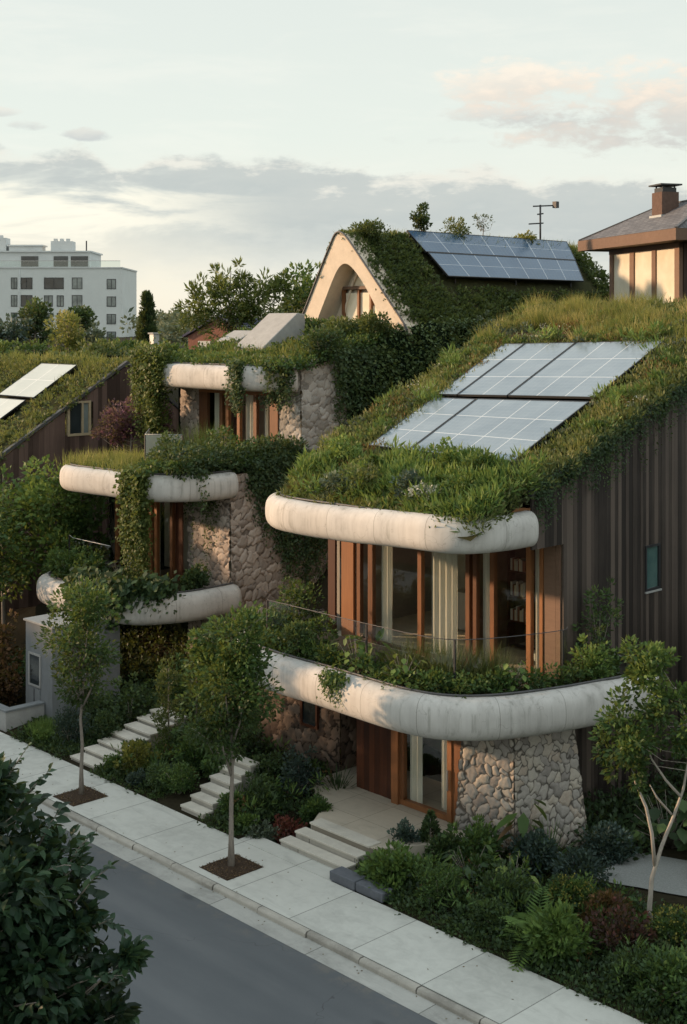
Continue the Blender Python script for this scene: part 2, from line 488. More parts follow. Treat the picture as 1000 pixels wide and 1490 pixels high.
    m, nt = new_mat('frosted_glass')
    c = nt.ramp(nt.noise(nt.pos(), .7, 3), [(.3, (.50, .51, .44)), (.7, (.66, .66, .58))])
    finish(m, nt, nt.n('ShaderNodeMixShader', i0=.55, i1=nt.n('ShaderNodeBsdfTransparent', Color=(.9, .92, .88)), i2=principled(nt, c, .25, spec=.6)))
    glass('mirror_glass', (.5, .5, .45), base=.45, rough=.04)
    m, nt = new_mat('dark_glass')
    nz = nt.noise(nt.pos(), .8, 2)
    finish(m, nt, principled(nt, nt.ramp(nz, [(.3, (.012, .016, .018)), (.7, (.04, .05, .055))]), .08, spec=.7))
    m, nt = new_mat('pale_glass')
    nz = nt.noise(nt.pos(), .6, 3)
    finish(m, nt, principled(nt, nt.ramp(nz, [(.35, (.10, .13, .13)), (.6, (.24, .28, .27))]), .1, spec=.8))
    m, nt = new_mat('teal_glass')
    nz = nt.noise(nt.pos(), 1.5, 3)
    finish(m, nt, principled(nt, nt.ramp(nz, [(.3, (.05, .10, .10)), (.7, (.10, .17, .16))]), .1, spec=.8))
    m, nt = new_mat('sky_cream_glass')                   # bright sky reflection painted into the pane's cream base colour
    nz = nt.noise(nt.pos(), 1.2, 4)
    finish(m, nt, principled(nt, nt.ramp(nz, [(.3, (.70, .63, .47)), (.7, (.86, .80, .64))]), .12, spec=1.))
    # solar cells
    def solar(name, lo, hi, line):
        m, nt = new_mat(name)
        u = nt.attr('u'); v = nt.attr('v'); t = nt.attr('tint')
        nz = nt.noise(nt.pos(), .8, 4, .6)
        c = nt.ramp(nt.math('ADD', nt.math('MULTIPLY', nz, .7), nt.math('MULTIPLY', t, .3)), [(.3, lo), (.7, hi)])
        def ln(k, w): return nt.math('LESS_THAN', nt.math('ABSOLUTE', nt.math('SUBTRACT', nt.math('FRACT', nt.math('ADD', k, .5)), .5)), w)
        g = nt.math('MULTIPLY', nt.math('MAXIMUM', ln(u, .013), ln(v, .013)), .85)
        f = nt.math('MAXIMUM', ln(nt.math('MULTIPLY', u, 6.), .05), ln(nt.math('MULTIPLY', v, 6.), .05))
        c = nt.mix(nt.math('MULTIPLY', f, .07), c, line)
        c = nt.mix(g, c, line)
        finish(m, nt, principled(nt, c, nt.math('ADD', .14, nt.math('MULTIPLY', nz, .12)), spec=.75))
    solar('solar_cells', (.15, .205, .255), (.27, .335, .385), (.66, .70, .71))  # cells lightened, part of the sky reflection is in the base colour
    solar('solar_blue', (.050, .105, .185), (.080, .145, .23), (.62, .66, .70))
    solar('solar_pale', (.50, .54, .50), (.62, .65, .60), (.8, .8, .76))
    simple_mat('panel_frame', (.045, .045, .048), .2, 6, .4, .05, .5, .5)
    simple_mat('panel_rail', (.42, .34, .22), .2, 6, .6, .1, .4)
    # slate roof
    m, nt = new_mat('slate')
    p = nt.coord()
    br = nt.t.nodes.new('ShaderNodeTexBrick'); nt.t.links.new(p, br.inputs[0])
    br.inputs['Scale'].default_value = 1; br.inputs['Brick Width'].default_value = .42; br.inputs['Row Height'].default_value = .17
    br.inputs['Mortar Size'].default_value = .014
    for i, c in ((1, (.10, .098, .105, 1)), (2, (.19, .185, .19, 1)), (3, (.03, .03, .03, 1))): br.inputs[i].default_value = c
    nz = nt.noise(p, 1.5, 5, .6)
    c = nt.mix(nt.math('MULTIPLY', nz, .5), br.outputs[0], (.13, .12, .12))
    finish(m, nt, principled(nt, c, .7, nt.math('SUBTRACT', 1, br.outputs[1]), .6, .02, .4))
    simple_mat('roof_tile_blue', (.06, .065, .11), .3, 5, .7, .3, .3)
    simple_mat('brick_red', (.26, .12, .085), .3, 8, .85, .4, .2)
    simple_mat('chimney_brick', (.13, .085, .068), .3, 9, .85, .4, .2)
    simple_mat('apt_white', (.70, .73, .71), .07, .4, .85, .08, .2)
    simple_mat('apt_grey', (.62, .64, .63), .1, .6, .85, .08, .2)
    simple_mat('house_plaster', (.36, .33, .29), .15, 1, .85, .1, .2)
    simple_mat('grey_panel', (.20, .215, .225), .2, 3, .6, .15, .4, stretch=(1, 1, .4))
    simple_mat('interior', (.74, .68, .54), .2, 2, .85, .1, .2)
    simple_mat('interior_dark', (.16, .11, .075), .3, 2, .85, .1, .2)
    simple_mat('white_paint', (.62, .60, .55), .08, 4, .6, .05, .3)
    m, nt = new_mat('curtain')
    nz = nt.noise(nt.pos((6, 6, .3)), 3, 3)
    c = nt.ramp(nz, [(.3, (.72, .72, .65)), (.7, (.86, .86, .79))])
    sh = nt.n('ShaderNodeMixShader', i0=.3, i1=principled(nt, c, .9, spec=.1), i2=nt.n('ShaderNodeBsdfTranslucent', Color=c))
    finish(m, nt, sh)


build_materials()
M = MATS


# ------------------------------------------------------------------ builders
def catmull(pts, n=8):
    pts = [np.array(p, float) for p in pts]
    P = [2 * pts[0] - pts[1]] + pts + [2 * pts[-1] - pts[-2]]
    out = []
    for i in range(1, len(P) - 2):
        for k in range(n):
            t = k / n
            out.append(.5 * (2 * P[i] + (P[i + 1] - P[i - 1]) * t + (2 * P[i - 1] - 5 * P[i] + 4 * P[i + 1] - P[i + 2]) * t * t
                       + (3 * P[i] - P[i - 1] - 3 * P[i + 1] + P[i + 2]) * t ** 3))
    out.append(pts[-1])
    return out


def path_normals(path):
    out = []
    for i in range(len(path)):
        d = path[min(i + 1, len(path) - 1)][:2] - path[max(i - 1, 0)][:2]
        d = d / (np.linalg.norm(d) + 1e-9)
        out.append(np.array((d[1], -d[0])))          # path runs left to right with the street on its right hand
    return out


def fascia(parent, rim, h, bulge, z, soft=2.2, zfun=None, cap=True, seed=0):
    """hollow rounded concrete band: rim = plan points of the inner top edge"""
    path = catmull(rim, 10)
    N = path_normals(path)
    prof = [(-.10, -.02), (0, 0)]
    for k in range(1, 15):
        a = PI * k / 15
        e = .78
        prof.append((bulge * max(math.sin(a), 0) ** e, -h / 2 + h / 2 * math.copysign(abs(math.cos(a)) ** e, math.cos(a))))
    prof += [(-.05, -h), (-.4, -h - .01)]
    mb = MB(); vs = []; run = []; acc = 0
    rng = np.random.default_rng(seed)
    for i, p in enumerate(path):
        if i: acc += np.linalg.norm(p[:2] - path[i - 1][:2])
        dz = zfun(acc) if zfun else 0
        w = .012 * math.sin(acc * 1.7 + seed) + .01 * math.sin(acc * 4.1)
        for o, q in prof:
            vs.append((p[0] + N[i][0] * (o + (w if o > .02 else 0)), p[1] + N[i][1] * (o + (w if o > .02 else 0)), z + q + dz + w * .5)); run.append(acc)
    n = len(prof); fs = []
    for i in range(len(path) - 1):
        for k in range(n - 1):
            fs.append((i * n + k, (i + 1) * n + k, (i + 1) * n + k + 1, i * n + k + 1)[::-1])
    if cap:
        fs.append(tuple(range(n))[::-1]); fs.append(tuple((len(path) - 1) * n + k for k in range(n)))
    mb.add(vs, fs, .5, True, run)
    o = mb.build('fascia_band', M['fascia_concrete'], parent)
    rm = MB()
    pts = [(p[0] - N[i][0] * .03, p[1] - N[i][1] * .03, z + .03) for i, p in enumerate(path)]
    rm.tube(pts, .028, 6)
    rm.build('rim', M['rim_metal'], o)
    return path, N


def flat_poly(parent, name, pts, z, mat, th=.12):
    mb = MB(); mb.prism([(x, y, z - th) for x, y in pts], (0, 0, th))
    return mb.build(name, M[mat], parent)


def stone_wall(name, parent, mat, panels, size, depth, res, seed, loc=None, aspect=1.0):
    """panels: list of 4 corners (bl, br, tr, tl) seen from outside; rounded stones stand proud of their mortar"""
    rng = np.random.default_rng(seed)
    V = []; F = []; Tn = []; Ed = []; base = 0
    seeds = []
    allp = []
    for q in panels:
        bl, br, tr, tl = [np.array(k, float) for k in q]
        Lu = max(np.linalg.norm(br - bl), np.linalg.norm(tr - tl)); Lv = max(np.linalg.norm(tl - bl), np.linalg.norm(tr - br))
        nu = max(2, int(Lu / res)); nv = max(2, int(Lv / res))
        u = np.linspace(0, 1, nu)[None, :, None]; v = np.linspace(0, 1, nv)[:, None, None]
        P = (bl * (1 - u) + br * u) * (1 - v) + (tl * (1 - u) + tr * u) * v
        n = np.cross(br - bl, tl - bl); n /= np.linalg.norm(n)
        allp.append((P, n, nu, nv))
        su = max(1, int(round(Lu / (size * aspect)))); sv = max(1, int(round(Lv / size)))
        for j in range(-1, sv + 1):
            for i in range(-1, su + 1):
                if rng.random() < .16: continue
                a = (i + .5 + (.5 if j % 2 else 0) + rng.uniform(-.42, .42)) / su; b = (j + .5 + rng.uniform(-.42, .42)) / sv
                seeds.append((bl * (1 - a) + br * a) * (1 - b) + (tl * (1 - a) + tr * a) * b + n * rng.uniform(-.06, .02))
    seeds = np.array(seeds); ct = rng.random(len(seeds)); lift = rng.uniform(.35, 1.25, len(seeds)); wt = rng.uniform(0, size * .28, len(seeds))
    sc = np.array((1., 1., aspect if aspect > 1 else 1.))
    for P, n, nu, nv in allp:
        X = P.reshape(-1, 3)
        f1 = np.empty(len(X)); f2 = np.empty(len(X)); idx = np.empty(len(X), int)
        for s in range(0, len(X), 4000):
            Xw = X[s:s + 4000]
            Xw = Xw + size * .13 * np.stack([np.sin(Xw[:, 2] * 9 / size * .27 + Xw[:, 1] * 5) + .6 * np.sin(Xw[:, 0] * 23 + Xw[:, 2] * 31), np.sin(Xw[:, 0] * 8 + Xw[:, 2] * 13) + .6 * np.sin(Xw[:, 1] * 27 - Xw[:, 2] * 21), np.sin(Xw[:, 0] * 11 + Xw[:, 1] * 10) + .6 * np.sin((Xw[:, 0] + Xw[:, 1]) * 29)], -1)
            d = np.linalg.norm((Xw[:, None, :] - seeds[None]) * sc, axis=2) + wt[None]
            pr = np.argpartition(d, 1, axis=1)[:, :2]
            dd = np.take_along_axis(d, pr, 1)
            o = dd.argsort(1); pr = np.take_along_axis(pr, o, 1); dd = np.take_along_axis(dd, o, 1)
            f1[s:s + 4000] = dd[:, 0]; f2[s:s + 4000] = dd[:, 1]; idx[s:s + 4000] = pr[:, 0]
        e = np.clip((f2 - f1) / size, 0, 1)
        hgt = depth * np.sqrt(np.clip(sstep(0, .45, e), 0, 1)) * lift[idx]
        hgt = hgt + depth * .16 * e * (np.sin(X[:, 0] * 37 + X[:, 2] * 29) * np.sin(X[:, 1] * 33 - X[:, 2] * 41) + np.sin(X[:, 0] * 71 + X[:, 1] * 63 + X[:, 2] * 83) * .6)
        Y = X + n * hgt[:, None]
        V.append(Y); Tn.append(ct[idx]); Ed.append(e)
        ii = np.arange(nv * nu).reshape(nv, nu) + base
        F.append(np.stack([ii[:-1, :-1], ii[:-1, 1:], ii[1:, 1:], ii[1:, :-1]], -1).reshape(-1, 4))
        base += nv * nu
    V = np.concatenate(V); F = np.concatenate(F)
    me = bpy.data.meshes.new(name)
    me.from_pydata((V - origin(parent, loc)).tolist(), [], F.tolist())
    me.polygons.foreach_set('use_smooth', [True] * len(F))
    a = me.attributes.new('tint', 'FLOAT', 'POINT'); a.data.foreach_set('value', np.concatenate(Tn))
    a = me.attributes.new('edge', 'FLOAT', 'POINT'); a.data.foreach_set('value', np.concatenate(Ed))
    me.materials.append(M[mat]); me.update()
    return link(name, me, parent, loc)


def boards(mb, axis, plane, a0, a1, zb, zt, width, rng, thick=.05, holes=(), face=1):
    """vertical boards on the plane axis=plane, running a0..a1 in the other horizontal axis, tops cut to zt(a)"""
    a = a0
    while a < a1 - 1e-6:
        w = min(width * rng.uniform(.75, 1.25), a1 - a)
        e = a + w - .006
        out = plane + face * rng.uniform(0, .011)
        back = plane - face * thick
        spans = [(zb, None)]
        for (h0, h1, hz0, hz1) in holes:
            if e > h0 and a < h1: spans = [(zb, hz0), (hz1, None)]
        t = rng.uniform(0, 1)
        for (z0, z1) in spans:
            top0 = zt(a) if z1 is None else z1; top1 = zt(e) if z1 is None else z1
            if min(top0, top1) <= z0 + .02: continue
            q = [(a, z0), (e, z0), (e, top1), (a, top0)]
            if axis == 'x': poly = [(out, y, z) for y, z in q]; vec = (back - out, 0, 0)
            else: poly = [(x, out, z) for x, z in q]; vec = (0, back - out, 0)
            mb.prism(poly, vec, t)
        a += w


def solar_panel(parent_label, corners, nu, nv, mat, group, th=.05, rail=True):
    """corners bl, br, tr, tl of the glass; cells in nu columns and nv rows"""
    bl, br, tr, tl = [np.array(c, float) for c in corners]
    n = np.cross(br - bl, tl - bl); n /= np.linalg.norm(n)
    base = (bl + br) / 2
    t = thing('solar_panel', parent_label, 'solar panel', base, group)
    me = bpy.data.meshes.new('cells')
    o0 = ORG[t.name]
    g_ = 13
    uu, vv = [k.ravel() for k in np.meshgrid(np.linspace(0, 1, g_), np.linspace(0, 1, g_), indexing='ij')]
    V = (bl * ((1 - uu) * (1 - vv))[:, None] + br * (uu * (1 - vv))[:, None] + tr * (uu * vv)[:, None] + tl * ((1 - uu) * vv)[:, None]) + n * th - o0
    me.from_pydata(V.tolist(), [], [(i * g_ + j, (i + 1) * g_ + j, (i + 1) * g_ + j + 1, i * g_ + j + 1) for i in range(g_ - 1) for j in range(g_ - 1)])
    for nm, vals in (('u', uu * nu), ('v', vv * nv)):
        a = me.attributes.new(nm, 'FLOAT', 'POINT'); a.data.foreach_set('value', vals)
    a = me.attributes.new('tint', 'FLOAT', 'POINT'); a.data.foreach_set('value', [random.random()] * (g_ * g_))
    me.materials.append(M[mat]); link('cells', me, t)
    mb = MB()
    for a, b in ((bl, br), (br, tr), (tr, tl), (tl, bl)):
        mb.bar(a + n * (th / 2 + .003), b + n * (th / 2 + .003), .035, th + .012, up=tuple(n))
    mb.build('frame', M['panel_frame'], t)
    for k in (.2, .8):
        mb = MB()
        a = bl + (tl - bl) * k; b = br + (tr - br) * k
        mb.bar(a - n * .06, b - n * .06, .05, .07, up=tuple(n))
        for q in (.08, .5, .92): mb.bar(lerp(a, b, q) - n * .06, lerp(a, b, q) - n * .06 - np.array((0, 0, .4)), .05)
        mb.build('mounting_rail', M['panel_frame'], t)
    return t


def glass_rail(label, path, zb, zt, post_at, handrail='zinc_pipe', group=None, rad=.011, glass='rail_glass'):
    path = [np.array(p, float) for p in path]
    t = thing('glass_railing', label, 'railing', (*path[0][:2], zb), group)
    mb = MB()
    for a, b in zip(path[:-1], path[1:]):
        mb.add([(*a, zb), (*b, zb), (*b, zt - .02), (*a, zt - .02)], [(0, 1, 2, 3)])
    mb.build('glass_panel', M[glass], t)
    mb = MB(); mb.tube([(*p, zt) for p in path], rad, 6); mb.build('handrail', M[handrail], t)
    for q in post_at:
        p = path[q]
        mb = MB(); mb.bar((*p, zb - .1), (*p, zt - .012), .04, .04); mb.build('post', M['dark_metal'], t)
    return t


def curtain(parent, x0, x1, y, z0, z1, name='curtain'):
    mb = MB(); n = int((x1 - x0) / .03) + 4
    xs = np.linspace(x0, x1, n); ph = np.cumsum(np.random.default_rng(int(abs(x0) * 100)).uniform(.25, .75, n))
    P = np.empty((2, n, 3))
    for i, z in enumerate((z0, z1)):
        P[i, :, 0] = xs; P[i, :, 1] = y - .12 + .045 * np.sin(ph * 1.6); P[i, :, 2] = z
    mb.grid(P)
    return mb.build(name, M['curtain'], parent)


# ------------------------------------------------------------------ planting
def ring_blobs(rng, c, rad, n, inner=.5):
    """n points through an ellipsoid, biased to the outside"""
    d = unit(rng.normal(size=(n, 3)))
    r = (inner + (1 - inner) * rng.random((n, 1)))
    return np.array(c) + d * r * np.array(rad), d


def shrub(label, x, y, z, r, h, mat='leaf_tree', seed=0, kind='round', name='shrub', cat='shrub', group=None, dens=1., L=.11, W=.06, tint=.45):
    rng = np.random.default_rng(seed + 7)
    lv = Leaves(seed)
    t = thing(name, label, cat, (x, y, z), group)
    st = MB()
    c = np.array((x, y, z))
    if kind in ('round', 'loose', 'flower'):
        K = int((26 if kind == 'round' else 20) * dens)
        C, d = ring_blobs(rng, (x, y, z + h * .52), (r * .82, r * .82, h * .48), K, .35)
        C[:, 2] = np.maximum(C[:, 2], z + .06)
        hz = (C[:, 2] - z) / h
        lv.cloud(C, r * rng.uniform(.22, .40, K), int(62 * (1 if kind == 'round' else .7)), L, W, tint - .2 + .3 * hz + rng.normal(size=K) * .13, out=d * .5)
        if kind == 'loose':
            K2 = 9
            C2, d2 = ring_blobs(rng, (x, y, z + h * .6), (r * 1.05, r * 1.05, h * .55), K2, .9)
            C2[:, 2] = np.maximum(C2[:, 2], z + .1)
            lv.cloud(C2, r * .14, 24, L, W, tint + .15, out=d2)
        for k in range(7):
            st.tube([c + np.array((rng.uniform(-.05, .05), rng.uniform(-.05, .05), -.05)), lerp(c, C[k], .5) + np.array((0, 0, h * .06)), C[k]], [.018, .012, .005], 5)
    elif kind == 'cone':
        K = int(34 * dens)
        hz = rng.random(K) ** 1.2
        a = rng.uniform(0, 2 * PI, K)
        rr = r * (1 - hz) ** .7 * rng.uniform(.6, 1, K)
        C = np.stack([x + rr * np.cos(a), y + rr * np.sin(a), z + .08 + hz * h * .93], -1)
        out = np.stack([np.cos(a), np.sin(a), np.full(K, .6)], -1) * .6
        lv.cloud(C, r * .3 * (1 - hz * .6), 60, L, W, tint - .15 + hz * .3 + rng.normal(size=K) * .1, out=out)
        st.tube([c, c + np.array((0, 0, h * .9))], [.03, .008], 5)
    elif kind == 'column':
        K = int(60 * dens)
        hz = rng.random(K); a = rng.uniform(0, 2 * PI, K)
        rr = r * np.sqrt(np.clip(np.sin(PI * (hz * .86 + .12)), 0, 1)) * rng.uniform(.6, 1, K)
        C = np.stack([x + rr * np.cos(a), y + rr * np.sin(a), z + .05 + hz * h], -1)
        out = np.stack([np.cos(a) * .4, np.sin(a) * .4, np.full(K, 1.)], -1)
        lv.cloud(C, r * .35, 44, L, W, tint - .1 + rng.normal(size=K) * .14, out=out)
        st.tube([c, c + np.array((0, 0, h * .95))], [.04, .01], 5)
    elif kind in ('spiky', 'fern', 'strap'):
        n = {'spiky': 60, 'fern': 22, 'strap': 90}[kind]
        n = int(n * dens)
        for k in range(n):
            a = rng.uniform(0, 2 * PI); el = rng.uniform(.35, 1.35)
            ln = r * 1.25 * rng.uniform(.7, 1.15)
            seg = 5 if kind != 'fern' else 9
            p = c + np.array((math.cos(a), math.sin(a), 0)) * r * .06
            d = np.array((math.cos(a) * math.cos(el), math.sin(a) * math.cos(el), math.sin(el)))
            sag = {'spiky': .05, 'fern': .22, 'strap': .3}[kind]
            P = [p]
            for q in range(seg):
                d = d + np.array((0, 0, -sag)); d = d / np.linalg.norm(d)
                P.append(P[-1] + d * ln / seg)
            P = np.array(P); D = P[1:] - P[:-1]
            tt = tint + rng.normal() * .14
            if kind == 'fern':
                for sgn in (-1, 1):
                    side = np.cross(unit(D), (0, 0, 1.)) * sgn
                    w = np.sin(np.linspace(.5, PI * .98, seg)) * ln * .22
                    for off in (0., .5):
                        lv.add(P[:-1] + D * off, unit(side) + unit(D) * .55, np.tile((0, 0, 1.), (seg, 1)), w + .02, ln * .05, tt + rng.normal(size=seg) * .08)
                lv.add(P[:-1], D, np.tile((0, 0, 1.), (seg, 1)), ln / seg * 1.1, .012, tt - .2)
            else:
                ww = W * np.sin(np.linspace(PI * .35, PI * .93, seg))
                lv.add(P[:-1], D, np.tile((0, 0, 1.), (seg, 1)) + rng.normal(size=(seg, 3)) * .1, ln / seg * 1.7, ww, np.full(seg, tt))
        st.lathe((x, y, z - .02), [(.06, 0), (.05, .06), (.02, .12)], 8)
    elif kind == 'broad':
        n = int(34 * dens)
        a = rng.uniform(0, 2 * PI, n); el = rng.uniform(.2, 1.3, n); ln = r * rng.uniform(.5, 1.1, n)
        tip = np.stack([np.cos(a) * np.cos(el), np.sin(a) * np.cos(el), np.sin(el)], -1)
        P = c + tip * ln[:, None] * np.array((1, 1, h / r))
        D = tip * np.array((1, 1, .1)) + np.array((0, 0, -.35)) + rng.normal(size=(n, 3)) * .2
        lv.add(P, D, np.tile((0, 0, 1.), (n, 1)) + tip * .7, L * rng.uniform(.7, 1.2, n), W * rng.uniform(.8, 1.2, n), tint + rng.normal(size=n) * .2)
        for k in range(n): st.tube([c, lerp(c, P[k], .55) + np.array((0, 0, .05)), P[k]], [.012, .009, .005], 4)
    elif kind == 'grass':
        n = int(26 * dens)
        C = c + np.concatenate([rng.normal(size=(n, 2)) * r * .4, np.zeros((n, 1))], -1)
        lv.tufts(C, 24, h, .018, tint + rng.normal(size=n) * .1, .04, .35)
        st.lathe((x, y, z - .02), [(.08, 0), (.06, .04), (.02, .08)], 8)
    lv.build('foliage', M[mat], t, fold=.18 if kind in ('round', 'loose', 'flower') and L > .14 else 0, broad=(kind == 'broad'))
    if kind == 'flower':
        fl = Leaves(seed + 1)
        d = unit(rng.normal(size=(70, 3))); d[:, 2] = abs(d[:, 2]); d = unit(d)
        P = np.array((x, y, z + h * .5)) + d * np.array((r, r, h * .52)) * rng.uniform(.8, 1.02, (70, 1))
        fl.cloud(P, .03, 7, .05, .035, .6, jit=.2)
        fl.build('blossom', M['leaf_yellow'] if mat != 'leaf_silver' else M['petal_white'], t)
    if st.v: st.build('stem', M['bark_grey'], t)
    return t


def tree(label, base, blobs, mat, bark, seed, K, per, L, W, tr=.07, name='street_tree', cat='tree', group=None, droop=0., clump=.34,
         path=None, fold=.15, broad=False, limbs=26, tint=.45, extra=None, trunk_top=None, jit=.14, thin=1., sprays=()):
    """blobs: (centre, radii, share) ellipsoids of the crown; limbs run from the trunk out to the leaf clumps"""
    rng = np.random.default_rng(seed)
    lv = Leaves(seed)
    t = thing(name, label, cat, base, group)
    b = np.array(base, float)
    zs = max(c[2] + r[2] * .5 for c, r, s in blobs)
    c0 = np.array(blobs[0][0], float)
    if path is None:
        top = np.array((c0[0], c0[1], zs))
        path = [b + np.array((0, 0, -.1))]
        for k in range(1, 9):
            q = k / 8
            p = lerp(b, top, q); p[:2] = lerp(b[:2], top[:2], q ** 1.6) + rng.normal(size=2) * .035 * (q * 2)
            path.append(p)
    path = [np.array(p, float) for p in path]
    rad = [lerp(tr, tr * .16, (k / (len(path) - 1)) ** .8) for k in range(len(path))]
    rad[0] *= 1.35
    tk = MB(); tk.tube(path, rad, 10)
    allC = []; allD = []; allS = []
    tot = sum(s for _, _, s in blobs)
    for c, r, s in blobs:
        k = max(3, int(K * s / tot))
        C, d = ring_blobs(rng, c, r, k, .3)
        allC.append(C); allD.append(d); allS.append(np.full(k, min(r)))
    C = np.concatenate(allC); d = np.concatenate(allD); sz = np.concatenate(allS)
    zlo = C[:, 2].min(); zhi = C[:, 2].max()
    hz = (C[:, 2] - zlo) / (zhi - zlo + 1e-6)
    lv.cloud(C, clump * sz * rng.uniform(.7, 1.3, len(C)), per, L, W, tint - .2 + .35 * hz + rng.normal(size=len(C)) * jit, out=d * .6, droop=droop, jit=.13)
    # limbs
    PA = np.array(path); lens = PA[:, 2]
    for k in rng.permutation(len(C))[:limbs]:
        tgt = C[k]
        zz = tgt[2] - rng.uniform(.25, .6) * (np.linalg.norm(tgt[:2] - b[:2]) + .3)
        zz = np.clip(zz, lerp(b[2], zlo, .75), lens[-1] - .05)
        o = np.array([np.interp(zz, lens, PA[:, 0]), np.interp(zz, lens, PA[:, 1]), zz])
        ro = np.interp(zz, lens, rad)
        mid = lerp(o, tgt, .5) + np.array((0, 0, -.06)) + rng.normal(size=3) * .06
        tk.tube([o, mid, tgt], [max(.010, ro * .5) * thin, max(.007, ro * .32) * thin, .005 * thin], 6)
    for a, e in sprays:                              # bare twigs with leaves set alternately along them
        a, e = np.array(a, float), np.array(e, float); m = 15
        q = np.linspace(.15, 1, m)[:, None]; sag = np.sin(q * PI) * .05
        P = a + (e - a) * q + np.array((0, 0, 1.)) * sag
        tk.tube([a, lerp(a, e, .5) + (0, 0, .05), e], [.010, .007, .003], 5)
        ax = unit(e - a); sd = unit(np.cross(ax, (0, 0, 1.)))
        sg = np.where(np.arange(m) % 2 == 0, 1., -1.)[:, None]
        lv.add(P, ax * .7 + sd * sg * .8 + rng.normal(size=(m, 3)) * .3 + np.array((0, 0, -.25)), np.tile((0, 0, 1.), (m, 1)) + rng.normal(size=(m, 3)) * .35, L * rng.uniform(.6, 1.05, m), W * rng.uniform(.7, 1., m), tint + .1 + rng.normal(size=m) * .15)
    if extra: extra(tk)
    tk.build('trunk', M[bark], t)
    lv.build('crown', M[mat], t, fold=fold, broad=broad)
    return t


def vine_strands(lv, tops, lens, rng, out, sway=.12, step=.055, L=.10, W=.075, tint=.45, per=3, spread=.07):
    """hanging strands of leaves below each top point"""
    for p, ln in zip(tops, lens):
        n = max(2, int(ln / step))
        q = np.linspace(0, 1, n)
        ph = rng.uniform(0, 6)
        P = np.empty((n, 3))
        P[:, 0] = p[0] + sway * np.sin(q * 4 + ph) * q * .6; P[:, 1] = p[1] + sway * np.cos(q * 3.3 + ph) * q * .6
        P[:, 2] = p[2] - q * ln
        P = np.repeat(P, per, 0) + rng.normal(size=(n * per, 3)) * spread
        D = np.tile(out, (len(P), 1)) * .5 + rng.normal(size=P.shape) * .55 + np.array((0, 0, -.6))
        U = np.tile(out, (len(P), 1)) + rng.normal(size=P.shape) * .4
        sc = rng.uniform(.6, 1.25, len(P)) * np.repeat(1 - .35 * q, per)
        tt = tint + rng.normal() * .12
        lv.add(P, D, U, L * sc, W * sc, tt + rng.normal(size=len(P)) * .13)


def nz2(x, y, s=1., seed=0):
    """smooth pseudo-noise in -1..1"""
    a = seed * 1.7
    return (np.sin(x * 1.3 * s + a) * np.cos(y * 1.1 * s - a * .6) + .6 * np.sin(x * 2.9 * s - y * 2.1 * s + a * 2) + .4 * np.sin(x * 5.3 * s + y * 4.7 * s + a * 3)) / 2.


# ================================================================== camera, light, sky
YAW = PI / 2 - math.atan(1816 / 1900)
cam = bpy.data.cameras.new('camera')
co = bpy.data.objects.new('camera', cam); COL.objects.link(co)
co.location = (0, 0, 12.5); co.rotation_euler = (PI / 2, 0, YAW)
cam.sensor_fit = 'HORIZONTAL'; cam.sensor_width = 36; cam.lens = 36 * 1.9; cam.shift_y = -.275
cam.clip_end = 8000; cam.clip_start = .1
S.camera = co

SUN_AZ = R(-128); SUN_EL = R(13)
sv = Vector((math.sin(SUN_AZ) * math.cos(SUN_EL), math.cos(SUN_AZ) * math.cos(SUN_EL), math.sin(SUN_EL)))
sl = bpy.data.lights.new('sun', 'SUN'); sl.energy = 5.0; sl.angle = R(2.0); sl.color = (1, .66, .40)
so = bpy.data.objects.new('sun', sl); COL.objects.link(so)
so.rotation_euler = sv.to_track_quat('Z', 'Y').to_euler(); so.location = (-40, -30, 40)


